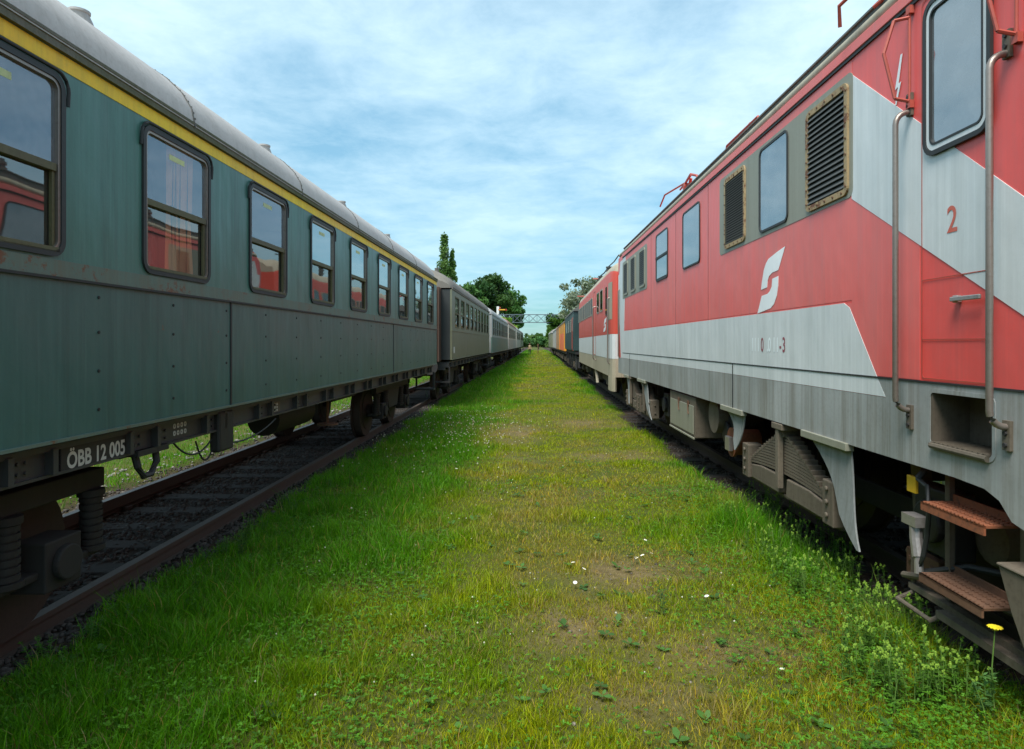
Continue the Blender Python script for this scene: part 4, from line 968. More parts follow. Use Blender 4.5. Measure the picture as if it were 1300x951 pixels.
def bed(x, y):   # 1 on the ballast of either track, with ragged edges
    j = (fbm(x, y, 1.3, 40)-0.5)*0.55
    dl = np.abs(x-cxl_np(y)); dr = np.abs(x-cxr_np(y))
    le = np.where(x > cxl_np(y), 1.07, 1.25); re = np.where(x < cxr_np(y), 1.22, 1.3)
    a = 1-sstep(le-0.06, le+0.14, dl+j*0.7); b = 1-sstep(re-0.08, re+0.20, dr+j)
    return np.maximum(a, b)
def height(x, y):
    h = -0.10 + (fbm(x, y, 0.35, 3)-0.5)*0.16*sstep(0, 2, np.abs(y)+2) + (fbm(x, y, 2.2, 5, 3)-0.5)*0.05
    bd = bed(x, y)
    h = h*(1-bd) + bd*(-0.170 + 0.050*(np.clip((x-cxl_np(y)-0.78)/0.1, 0, 1)*(x < 0)*1.6) + (fbm(x, y, 5, 8, 2)-0.5)*0.02)
    far = sstep(-6, -30, x); return h
def axis(segs):
    out = []
    for a, b, s in segs: out += list(np.arange(a, b, s))
    return np.array(out + [segs[-1][1]])
gx = axis(((-900,-60,60),(-60,-10,5),(-10,-5.2,0.4),(-5.2,4.6,0.09),(4.6,8,0.5),(8,60,6),(60,900,60)))
gy = axis(((-300,-10,25),(-10,1,1),(1,14,0.09),(14,40,0.25),(40,150,2),(150,400,25),(400,2200,200)))
X, Y = np.meshgrid(gx, gy); Z = height(X, Y)
nx, ny = len(gx), len(gy)
me = bpy.data.meshes.new('ground')
me.vertices.add(nx*ny); me.vertices.foreach_set('co', np.stack([X, Y, Z], -1).astype(np.float32).ravel())
i = np.arange(nx-1)[None, :] + nx*np.arange(ny-1)[:, None]
quads = np.stack([i, i+1, i+1+nx, i+nx], -1).reshape(-1, 4)
me.loops.add(quads.size); me.loops.foreach_set('vertex_index', quads.astype(np.int32).ravel())
me.polygons.add(len(quads)); me.polygons.foreach_set('loop_start', np.arange(0, quads.size, 4, dtype=np.int32)); me.polygons.foreach_set('loop_total', np.full(len(quads), 4, np.int32))
at = me.attributes.new('bed', 'FLOAT', 'POINT'); at.data.foreach_set('value', bed(X, Y).astype(np.float32).ravel())
# bare and dry patches in the aisle
def bare(x, y):
    n = fbm(x, y, 0.9, 60)
    p = np.zeros_like(x)
    for (cx_, cy_, rx, ry, a) in ((0.75,5.0,0.55,0.45,1.0),(0.35,4.15,0.5,0.35,0.9),(1.1,3.75,0.6,0.35,0.8),(-0.45,13.3,0.6,1.6,1.0),(1.2,10.3,1.0,0.6,0.8),(1.0,14.6,1.3,0.9,0.7),(2.35,7.6,0.35,0.7,0.9),(-0.3,10.0,0.5,0.8,0.5),(0.6,3.3,0.5,0.3,0.7),(1.9,4.1,0.3,0.3,0.5)):
        p = np.maximum(p, a*np.exp(-((x-cx_)/rx)**2-((y-cy_)/ry)**2))
    return np.clip(p*1.1*(0.25+1.3*fbm(x, y, 4.0, 61)) + sstep(0.62, 0.78, n)*0.3 - 0.1, 0, 1)*0.85
at = me.attributes.new('bare', 'FLOAT', 'POINT'); at.data.foreach_set('value', bare(X, Y).astype(np.float32).ravel())
me.update(calc_edges=True)
for p in me.polygons: p.use_smooth = True
gm, nt, b = new_mat('ground_soil')
tc = N(nt, 'ShaderNodeTexCoord').outputs['Object']
ab = N(nt, 'ShaderNodeAttribute', attribute_name='bed').outputs['Fac']; ar = N(nt, 'ShaderNodeAttribute', attribute_name='bare').outputs['Fac']
n1 = noise(nt, tc, 1.4, 8, 0.65); n2 = noise(nt, tc, 22, 8, 0.7)
v = N(nt, 'ShaderNodeTexVoronoi'); v.inputs['Scale'].default_value = 24; nt.links.new(tc, v.inputs['Vector'])
grassy = mixc(nt, ramp(nt, n1, 0.3, 0.7), (0.045,0.080,0.009), (0.115,0.110,0.016))
grassy = mixc(nt, ramp(nt, n2, 0.45, 0.7), grassy, (0.05,0.06,0.02))
soil = mixc(nt, ramp(nt, n2, 0.35, 0.7), (0.115,0.080,0.038), (0.25,0.19,0.095))
gravel = mixc(nt, ramp(nt, v.outputs['Distance'], 0.0, 0.5), (0.06,0.050,0.042), (0.022,0.018,0.015))
gravel = mixc(nt, ramp(nt, n2, 0.40, 0.66), gravel, (0.085,0.055,0.034))
c = mixc(nt, ar, grassy, soil); c = mixc(nt, ab, c, gravel)
nt.links.new(c, b.inputs['Base Color']); b.inputs['Roughness'].default_value = 0.95; b.inputs['Specular IOR Level'].default_value = 0.2
bp = N(nt, 'ShaderNodeBump'); bp.inputs['Distance'].default_value = 0.03; bp.inputs['Strength'].default_value = 0.7; nt.links.new(n2, bp.inputs['Height']); nt.links.new(bp.outputs[0], b.inputs['Normal'])
me.materials.append(gm); go = bpy.data.objects.new('ground', me); COL.objects.link(go); tag(go, kind='structure')

def mesh_np(name, verts, faces_flat, sizes, cols, mat, smooth=False):
    me = bpy.data.meshes.new(name)
    me.vertices.add(len(verts)); me.vertices.foreach_set('co', verts.astype(np.float32).ravel())
    me.loops.add(len(faces_flat)); me.loops.foreach_set('vertex_index', faces_flat.astype(np.int32))
    me.polygons.add(len(sizes)); st_ = np.concatenate([[0], np.cumsum(sizes)[:-1]])
    me.polygons.foreach_set('loop_start', st_.astype(np.int32)); me.polygons.foreach_set('loop_total', sizes.astype(np.int32))
    if cols is not None:
        a = me.attributes.new('tint', 'FLOAT_COLOR', 'POINT'); a.data.foreach_set('color', cols.astype(np.float32).ravel())
    me.update(calc_edges=True); me.materials.append(mat)
    if smooth: me.polygons.foreach_set('use_smooth', np.ones(len(sizes), bool))
    o = bpy.data.objects.new(name, me); COL.objects.link(o); return o

def leaf_mat(name, trans=0.35, rough=0.55, spec=0.3):
    m, nt, b = new_mat(name); out = nt.nodes['Material Output']
    a = N(nt, 'ShaderNodeAttribute', attribute_name='tint').outputs['Color']
    nt.links.new(a, b.inputs['Base Color']); b.inputs['Roughness'].default_value = rough; b.inputs['Specular IOR Level'].default_value = spec
    t = N(nt, 'ShaderNodeBsdfTranslucent'); tm = mixc(nt, 1.0, a, (1.5, 1.5, 0.7), 'MULTIPLY'); nt.links.new(tm, t.inputs['Color'])
    mx_ = N(nt, 'ShaderNodeMixShader'); mx_.inputs[0].default_value = trans
    nt.links.new(b.outputs[0], mx_.inputs[1]); nt.links.new(t.outputs[0], mx_.inputs[2]); nt.links.new(mx_.outputs[0], out.inputs['Surface']); return m
m_grass = leaf_mat('grass_blades'); m_leaf = leaf_mat('tree_leaves', 0.25, 0.6, 0.15); m_herb = leaf_mat('herb_leaves', 0.3)

def scatter(x0, x1, y0, y1, dens, power=0):
    n = int((x1-x0)*(y1-y0)*dens)
    x = RNG.uniform(x0, x1, n); y = RNG.uniform(y0, y1, n); return x, y
def sward_keep(x, y, extra=0):
    k = 1-bed(x, y)**0.6
    k = k*(1-0.5*bare(x, y))
    k *= 0.55+0.75*fbm(x, y, 1.6, 21)
    # nothing grows inside the walls of the vehicles' wheels, little in the dark below them
    dl = np.abs(x-cxl_np(y)); dr = np.abs(x-cxr_np(y))
    return RNG.random(len(x)) < k
def palette(x, y):
    """per-place colour of the sward: lusher to the left, yellower along the middle, dry by the bare spots"""
    lush = sstep(0.38, 0.64, fbm(x, y, 0.55, 31)*0.7 + 0.42*sstep(0.4, -2.4, x) + 0.18*sstep(1.6, 2.4, x))
    dry = np.clip(bare(x, y)*0.9 + sstep(0.44, 0.66, fbm(x, y, 1.3, 35))*0.6*(1-lush)*np.exp(-((x-0.2)/1.7)**2), 0, 1)
    A = np.array([0.085,0.265,0.003]); B = np.array([0.270,0.345,0.004]); D = np.array([0.42,0.29,0.07])
    c = A*lush[:, None] + B*(1-lush[:, None]); c = c*(1-dry[:, None]*0.6) + D*dry[:, None]*0.6
    return c, lush, dry
def blades(name, sets):
    V = []; Fc = []; Sz = []; C = []; base = 0
    for (x0, x1, y0, y1, dens, hgt, wid, tri) in sets:
        x, y = scatter(x0, x1, y0, y1, dens); k = sward_keep(x, y); x = x[k]; y = y[k]; n = len(x)
        z = height(x, y)-0.01
        c, lush, dry = palette(x, y)
        ht = hgt*(0.35+RNG.random(n)**1.5*1.15)*(0.65+0.65*lush)*(0.7+0.6*fbm(x, y, 2.5, 51)); ht *= (1-0.35*bare(x, y))*np.clip((fbm(x, y, 3.2, 52)-0.28)*2.6, 0.5, 1.6)*(1+1.0*sstep(1.4, 2.2, x+0.5*(fbm(x, y, 1.1, 53)-0.5))*sstep(9, 6, y))
        ang = RNG.uniform(0, 2*np.pi, n); wd = wid*(0.6+0.8*RNG.random(n)); ln = RNG.uniform(0.1, 0.85, n)*ht; la = RNG.uniform(0, 2*np.pi, n)
        ux, uy = np.cos(ang)*wd/2, np.sin(ang)*wd/2; lx, ly = np.cos(la)*ln, np.sin(la)*ln
        c = c*(0.5+0.85*RNG.random((n, 1))); st_ = RNG.random(n) < (0.06+0.35*dry); c[st_] = np.array([0.34,0.27,0.11])*(0.6+0.6*RNG.random((st_.sum(), 1)))
        yl = RNG.random(n) < 0.18; c[yl] = c[yl]*np.array([1.5,1.18,0.8])
        if tri:
            v = np.stack([np.stack([x-ux, y-uy, z], -1), np.stack([x+ux, y+uy, z], -1), np.stack([x+lx, y+ly, z+ht], -1)], 1).reshape(-1, 3)
            V.append(v); Fc.append(base+np.arange(3*n)); Sz.append(np.full(n, 3)); nb_ = 3
        else:
            m = 0.55
            v = np.stack([np.stack([x-ux, y-uy, z], -1), np.stack([x+ux, y+uy, z], -1),
                          np.stack([x+lx*0.3-ux*0.8, y+ly*0.3-uy*0.8, z+ht*m], -1), np.stack([x+lx*0.3+ux*0.8, y+ly*0.3+uy*0.8, z+ht*m], -1),
                          np.stack([x+lx, y+ly, z+ht*0.97], -1)], 1).reshape(-1, 3)
            V.append(v); i0 = base+5*np.arange(n)
            f = np.stack([i0, i0+1, i0+3, i0+2, i0+2, i0+3, i0+4], -1).ravel(); Fc.append(f); Sz.append(np.tile([4, 3], n)); nb_ = 5
        cc = np.ones((n, nb_, 4)); cc[:, :, :3] = c[:, None, :]
        C.append(cc.reshape(-1, 4)); base += nb_*n
    return mesh_np(name, np.concatenate(V), np.concatenate(Fc), np.concatenate(Sz), np.concatenate(C), m_grass)
gr = blades('grass', [(-3.3, 3.2, 2.4, 4.5, 15000, 0.088, 0.0042, False), (-3.4, 3.2, 4.5, 7.5, 8000, 0.086, 0.0052, False), (-3.4, 3.2, 7.5, 13, 3600, 0.085, 0.008, False),
                      (-3.4, 3.2, 13, 24, 1400, 0.09, 0.013, True), (-3.2, 3.2, 24, 50, 520, 0.11, 0.024, True), (-3.2, 3.5, 50, 112, 70, 0.11, 0.06, True),
                      (-9.5, -4.9, 3, 12, 1100, 0.07, 0.010, True), (-12, -4.9, 12, 36, 220, 0.09, 0.024, True), (4.9, 8, 3, 30, 120, 0.1, 0.02, True),
                      (-6, 8, 112, 170, 30, 0.14, 0.1, True), (-3.3, 3.3, -1, 2.4, 1200, 0.06, 0.009, True),
 (-3.1, 2.9, 2.4, 8, 260, 0.15, 0.0045, False), (-3.1, 2.9, 8, 20, 90, 0.17, 0.009, True), (-3.3, 3.2, 2.4, 6, 3500, 0.035, 0.0075, False)])
tag(gr, 'short mown grass between the two rows of rolling stock', 'grass', kind='stuff')

def herbs(name, n_try, x0, x1, y0, y1, size, cond, seed, label, cat, colr, height_=0.03):
    """ground cover: rosettes of small rounded leaves"""
    r = np.random.default_rng(seed)
    x = r.uniform(x0, x1, n_try); y = y0+(y1-y0)*r.random(n_try)**1.4; k = (r.random(n_try) < cond(x, y)) & (bed(x, y) < 0.35); x = x[k]; y = y[k]; n = len(x)
    z = height(x, y)+r.uniform(0.005, height_, n)*(1+0.0*x)
    nl = 4; V = np.zeros((n, nl, 5, 3)); th0 = r.uniform(0, 6.28, n)
    for q in range(nl):
        th = th0+q*2*np.pi/nl+r.uniform(-0.3, 0.3, n); s = size*(0.5+r.random(n)*0.9); tl = r.uniform(-0.1, 0.7, n)
        dx_, dy_ = np.cos(th), np.sin(th)
        for j, (a, b_) in enumerate(((0.05, 0), (0.5, -0.36), (0.95, -0.18), (0.95, 0.18), (0.5, 0.36))):
            V[:, q, j, 0] = x+(dx_*a-dy_*b_)*s; V[:, q, j, 1] = y+(dy_*a+dx_*b_)*s; V[:, q, j, 2] = z+a*s*tl+abs(b_)*s*0.25
    c = np.array(colr)*(0.55+0.8*r.random((n, 1, 1, 1))); c = np.broadcast_to(c, (n, nl, 5, 3)); C = np.ones((n, nl, 5, 4)); C[..., :3] = c
    tot = n*nl
    o = mesh_np(name, V.reshape(-1, 3), np.arange(tot*5), np.full(tot, 5), C.reshape(-1, 4), m_herb); return tag(o, label, cat, kind='stuff')
herbs('clover', 26000, -3.3, 1.2, 2.5, 10, 0.014, lambda x, y: sstep(0.40, 0.62, fbm(x, y, 0.8, 71)+0.28*sstep(-0.4, -2.4, x))*(1-bare(x, y))*(0.25+0.75*sstep(0.3, -1.5, x)), 5, 'patches of small round clover leaves low in the turf', 'clover', (0.085,0.235,0.012), 0.05)
herbs('low_weeds', 34000, 0.6, 3.1, 2.5, 8, 0.013, lambda x, y: sstep(0.42, 0.62, fbm(x, y, 0.9, 75)+0.1)*sstep(0.8,2.3,x+(fbm(x,y,1.2,76)-0.5)), 6, 'dense low green weeds along the right-hand ballast', 'weeds', (0.085,0.23,0.014), 0.12)
herbs('broad_leaves', 420, -3.2, 2.8, 2.6, 10, 0.042, lambda x, y: 0.55+0*x, 7, 'scattered broad plantain leaves lying in the turf', 'leaves', (0.07,0.17,0.03), 0.03)

def stones(name, n, x0, x1, y0, y1, s0, s1, cond, seed, label, col0, col1, zoff=0.0):
    r = np.random.default_rng(seed); x = r.uniform(x0, x1, n); y = y0+(y1-y0)*r.random(n)**1.5
    k = r.random(n) < cond(x, y); x = x[k]; y = y[k]; n = len(x)
    s = s0+(s1-s0)*r.random(n)**2; z = height(x, y)+s*0.25+zoff
    ico = np.array([(0,0,1),(0.89,0,0.45),(0.28,0.85,0.45),(-0.72,0.53,0.45),(-0.72,-0.53,0.45),(0.28,-0.85,0.45),(0.72,0.53,-0.45),(-0.28,0.85,-0.45),(-0.89,0,-0.45),(-0.28,-0.85,-0.45),(0.72,-0.53,-0.45),(0,0,-1)])
    fa = np.array([(0,1,2),(0,2,3),(0,3,4),(0,4,5),(0,5,1),(1,6,2),(2,7,3),(3,8,4),(4,9,5),(5,10,1),(6,7,2),(7,8,3),(8,9,4),(9,10,5),(10,6,1),(11,7,6),(11,8,7),(11,9,8),(11,10,9),(11,6,10)])
    J = ico[None]*(1+r.uniform(-0.35, 0.35, (n, 12, 1)))*s[:, None, None]*r.uniform(0.6, 1.2, (n, 1, 3)); J[..., 2] *= 0.75
    V = J + np.stack([x, y, z], -1)[:, None]
    Fq = (fa[None]+12*np.arange(n)[:, None, None]).ravel()
    t = r.random((n, 1, 1)); c = np.array(col0)*(1-t)+np.array(col1)*t; C = np.ones((n, 12, 4)); C[..., :3] = np.broadcast_to(c, (n, 12, 3))
    m, nt, b = new_mat(name+'_stone'); a = N(nt, 'ShaderNodeAttribute', attribute_name='tint').outputs['Color']
    tcc = N(nt, 'ShaderNodeTexCoord').outputs['Object']; nt.links.new(mixc(nt, ramp(nt, noise(nt, tcc, 40, 5), 0.4, 0.7), a, (0.03,0.025,0.02)), b.inputs['Base Color']); b.inputs['Roughness'].default_value = 0.85
    o = mesh_np(name, V.reshape(-1, 3), Fq, np.full(n*20, 3), C.reshape(-1, 4), m); return tag(o, label, 'gravel', kind='stuff')
stones('gravel', 26000, -5.3, -2.5, 2.5, 20, 0.010, 0.032, lambda x, y: bed(x, y), 1, 'dark crushed ballast around the sleepers of the left track', (0.035,0.03,0.027), (0.12,0.105,0.09))
stones('gravel', 12000, 2.3, 5.0, 2.5, 16, 0.010, 0.030, lambda x, y: bed(x, y), 2, 'brown ballast and dirt under the red locomotive', (0.05,0.038,0.028), (0.14,0.11,0.085))
stones('gravel', 5000, -8.5, -5.0, 5, 22, 0.012, 0.04, lambda x, y: np.exp(-((x+5.55)/0.35)**2)*0.9, 3, 'pale gravel strip beyond the left track', (0.22,0.20,0.18), (0.42,0.40,0.36))
stones('pebbles', 2600, -0.4, 2.6, 2.7, 8, 0.004, 0.014, lambda x, y: bare(x, y), 4, 'small pebbles on the worn spots of the turf', (0.12,0.10,0.08), (0.3,0.27,0.22))

# clover blossom: a white sprinkling nobody could count
def dots(name, n, fx, fy, s, col, label, cat, seed, zr=(0.05, 0.09)):
    r = np.random.default_rng(seed); x = fx(r, n); y = fy(r, n); z = height(x, y)+r.uniform(*zr, n)
    o8 = np.array([(1,0,0),(-1,0,0),(0,1,0),(0,-1,0),(0,0,1),(0,0,-1)])*s; fa = np.array([(0,2,4),(2,1,4),(1,3,4),(3,0,4),(2,0,5),(1,2,5),(3,1,5),(0,3,5)])
    V = o8[None]*r.uniform(0.6, 1.3, (n, 1, 1))+np.stack([x, y, z], -1)[:, None]; Fq = (fa[None]+6*np.arange(n)[:, None, None]).ravel()
    C = np.ones((n, 6, 4)); C[..., :3] = col
    return tag(mesh_np(name, V.reshape(-1, 3), Fq, np.full(n*8, 3), C.reshape(-1, 4), m_herb), label, cat, kind='stuff')
dots('clover_blossom', 420, lambda r, n: r.normal(-1.55, 0.75, n).clip(-2.9, 0.3), lambda r, n: r.normal(13.5, 2.3, n), 0.012, (0.62,0.62,0.52), 'white clover blossom sprinkled over the greener left of the strip', 'clover', 9)
dots('turf_blossom', 150, lambda r, n: r.uniform(-2.4, 2.2, n), lambda r, n: r.uniform(3.2, 12, n), 0.0065, (0.7,0.7,0.6), 'tiny pale blossom heads scattered through the turf', 'clover', 10, (0.03, 0.07))

# white daisies, countable
m_petal = P_('daisy_white', (0.78,0.78,0.74), (0.6,0.6,0.5), 0.1, 0.7, 0.05, bump=0.001); m_stem = P_('stem_green', (0.10,0.19,0.03), (0.06,0.1,0.02), 0.3, 0.6, 0.2, bump=0.002)
m_yfl = P_('flower_yellow', (0.80,0.62,0.02), (0.5,0.35,0.02), 0.2, 0.6, 0.1, bump=0.002); m_bud = P_('bud_yellow_green', (0.20,0.33,0.03), (0.12,0.22,0.02), 0.4, 0.7, 0.1, bump=0.002)
def daisy():
    r0 = bpy.data.objects.new('daisy', None); COL.objects.link(r0)
    b = MB(); b.tube([(0,0,-0.02),(0.004,0,0.05),(0.006,0.002,0.085)], 0.0016, 5); b.build('stem', m_stem, r0)
    b = MB()
    for k in range(9):
        a = 2*math.pi*k/9; c, s = math.cos(a), math.sin(a)
        v = [b.bm.verts.new((0.006+c*q-s*w_, 0.002+s*q+c*w_, 0.086+h)) for q, w_, h in ((0.003,-0.003,0),(0.019,-0.005,0.003),(0.023,0,0.004),(0.019,0.005,0.003),(0.003,0.003,0))]
        b.face(v)
    b.build('petals', m_petal, r0, norm=False)
    b = MB(); b.cyl((0.006,0.002,0.085), 0.005, 'z', 0, 0.005, 8); b.build('flower_centre', m_yfl, r0); return r0
def pos(px, py, zg=-0.05): # ground point under a photo pixel
    Yd = F*(H-zg)/(py-436); return ((px-680)*Yd/F, Yd)
spots = [(803,716,'leftmost bloom of the row of white daisies right of the middle'),(808,712,'second bloom in the row of white daisies right of the middle'),(813,714,'white daisy in the middle of the small row right of the bare patch'),
 (819,710,'white daisy near the right end of the small row'),(825,706,'rightmost white daisy of the small row'),(729,722,'upper white daisy of the loose cluster left of the worn patch'),
 (736,729,'white daisy beside the worn patch, right one of its cluster'),(724,734,'left white daisy of the loose cluster by the worn patch'),(731,743,'lowest white daisy of the cluster by the worn patch'),
 (690,665,'lone white daisy in the middle of the strip'),(668,686,'small white daisy left of the lone one'),(817,687,'pair-topping white daisy far right of the middle'),(900,760,'lone white daisy near the right-hand weeds'),(994,845,'white daisy lying low at the lower right'),(578,598,'distant white daisy on the left half')]
dp = daisy()
for k, (px, py, lab) in enumerate(spots):
    o = dp if k == 0 else copy_tree(dp)
    x, y = pos(px, py); o.location = (x, y, float(height(np.array([x]), np.array([y]))[0])-0.005); o.rotation_euler = (R(random.uniform(-25, 25)), R(random.uniform(-25, 25)), random.uniform(0, 6)); sc_ = random.uniform(0.6, 0.85)
    o.scale = (sc_,)*3; tag(o, lab, 'flower', 'white daisies in the grass')

# taller weeds
def weed(name, hgt, nst, seed, buds=True, leafy=1.0, col=(0.085,0.19,0.02), spread=0.12, lean=0.25):
    r = random.Random(seed); root = bpy.data.objects.new(name, None); COL.objects.link(root)
    s = MB(); V = []; C = []; nf = 0; tips = []
    def leaf(p, d, l, w_):
        d = d.normalized(); sd = d.cross(Vector((0,0,1)));
        sd = sd.normalized() if sd.length > 1e-3 else Vector((1,0,0))
        for q in (p, p+d*l*0.4+sd*w_, p+d*l+Vector((0,0,-l*0.15)), p+d*l*0.4-sd*w_): V.append(tuple(q))
        k_ = r.uniform(0.6, 1.3)
        for _ in range(4): C.append((col[0]*k_, col[1]*k_, col[2]*k_, 1))
    for k in range(nst):
        a = r.uniform(0, 6.28); h = hgt*r.uniform(0.6, 1.0); ln = r.uniform(0.1, 1)*lean*h; bx_, by_ = r.uniform(-spread, spread)*0.5, r.uniform(-spread, spread)*0.5
        P = [Vector((bx_+math.cos(a)*ln*t*t, by_+math.sin(a)*ln*t*t, -0.03+(h+0.03)*t)) for t in (0, 0.25, 0.5, 0.75, 1)]
        s.tube(P, 0.0032, 5, 0.0014); tips.append(P[-1])
        n = int(30*leafy*h/0.3)
        for q in range(n):
            t = r.uniform(0.05, 0.97); i0 = min(3, int(t*4)); p = P[i0].lerp(P[i0+1], t*4-i0); th = r.uniform(0, 6.28)
            leaf(p, Vector((math.cos(th), math.sin(th), r.uniform(0.1, 0.8))), r.uniform(0.02, 0.055)*(1.25-t*0.7), r.uniform(0.004, 0.010))
    s.build('stem', m_stem, root)
    nq = len(V)//4
    lo = mesh_np('foliage', np.array(V), np.arange(nq*4), np.full(nq, 4), np.array(C), m_herb); lo.parent = root
    if buds:
        for p in tips:
            b = MB()
            for q in range(4):
                z = p.z-q*0.005; rr = 0.0045+0.0015*math.sin(q)
                a = r.uniform(0, 6.28); c = Vector((p.x+math.cos(a)*0.005, p.y+math.sin(a)*0.005, z)); b.tube([c-Vector((0,0,0.004)), c+Vector((0,0,0.004))], rr, 6)
            b.build('flower_spike', m_bud, root)
    return root
wd = [weed('flowering_weed', 0.27, 6, s, spread=0.22) for s in (1, 2, 3)]
wpos = [(1010,640),(1030,662),(1046,652),(1062,690),(1075,672),(1088,705),(1105,722),(1120,740),(1096,745),(1135,770),(1150,790),(1160,762),(1120,800),(1075,760),(1180,800),(1140,830),(1095,800),(1052,740),(1195,845),(1165,850),(1040,700),(1110,850),(1070,830),(985,620),(960,600)]
rw = random.Random(5)
for k in range(46):
    t = rw.random()**1.35; wpos.append((int(960+t*250+rw.uniform(-75, 25)), int(612+t*245+rw.uniform(-5, 25))))
wlabs = {0:'yellow-green flowering weed under the leaf spring of the red locomotive', 4:'tall yellow-topped weed below the grey tapered guard plate'}
for k, (px, py) in enumerate(wpos):
    o = wd[k] if k < 3 else copy_tree(wd[k % 3])
    x, y = pos(px, py+26, -0.1); o.location = (x, y, float(height(np.array([x]), np.array([y]))[0])); o.rotation_euler = (0, 0, random.uniform(0, 6.28)); s = random.uniform(0.75, 1.15); o.scale = (s, s, s)
    tag(o, 'small yellow-green flowering weed in the fringe beside the red locomotive', 'weed', 'flowering weeds along the right-hand track')
def place(o, px, py, lab, cat, rz=0, zg=-0.1, sc=1.0, group=None):
    x, y = pos(px, py, zg); o.location = (x, y, float(height(np.array([x]), np.array([y]))[0])); o.rotation_euler = (0, 0, rz); o.scale = (sc,)*3; tag(o, lab, cat, group)
place(weed('tall_weed', 0.36, 4, 21, False, 1.7, (0.06,0.17,0.02), 0.05, 0.15), 313, 695, 'tall leafy green shoots standing against the near rail of the left track', 'weed')
place(weed('tall_weed', 0.30, 4, 22, False, 1.5, (0.05,0.13,0.02), 0.05, 0.2), 305, 708, 'shorter dark green shoots just in front of the tall ones by the left rail', 'weed')
place(weed('tall_weed', 0.28, 3, 23, False, 1.3, (0.07,0.17,0.03), 0.10, 0.5), 1062, 700, 'arching green grass-like weed below the locomotive axle guard', 'weed')
place(weed('tall_weed', 0.55, 3, 24, False, 1.6, (0.06,0.22,0.06), 0.10, 0.3), 541, 502, 'bright green sapling growing between the first two coaches', 'weed')
place(weed('dark_seed_stalk', 0.24, 2, 25, False, 1.0, (0.05,0.10,0.02), 0.02, 0.15), 842, 785, 'single dark seed stalk standing in the grass right of the middle', 'weed')
rw = random.Random(9)
lw = weed('leafy_weed', 0.20, 6, 41, False, 1.6, (0.06,0.20,0.015), 0.16, 0.35)
for k, (px, py) in enumerate(((150,790),(196,772),(228,742),(262,716),(284,700),(338,676),(372,650),(120,815),(60,842),(418,620),(90,860),(176,800))):
    o = lw if k == 0 else copy_tree(lw)
    place(o, px, py+rw.uniform(-3, 3), 'low leafy weed in the fringe beside the near rail of the left track', 'weed', rw.uniform(0, 6), sc=rw.uniform(0.6, 1.0), group='leafy weeds along the left rail')
wf = weed('yellow_flower', 0.30, 3, 30, False, 1.3, (0.09,0.20,0.05), 0.05, 0.35)
b = MB(); b.tube([(0,0,-0.05),(0.008,0.004,0.15),(0.02,0,0.34)], 0.003, 6, 0.002); b.build('flower_stalk', m_stem, wf, smooth=True)
b = MB()
for k in range(14):
    a = 2*math.pi*k/14; c, s = math.cos(a), math.sin(a); b.face([b.bm.verts.new((0.02+c*q-s*w_, s*q+c*w_, 0.345+h)) for q, w_, h in ((0.002,-0.004,0),(0.020,-0.005,0.004),(0.026,0,0.003),(0.020,0.005,0.004),(0.002,0.004,0))])
b.cyl((0.02,0,0.338), 0.010, 'z', 0, 0.012, 10); b.build('flower_head', m_yfl, wf, norm=False)
place(wf, 1256, 915, 'yellow-flowered weed in the lower right corner before the cab steps', 'flower', sc=1.35)

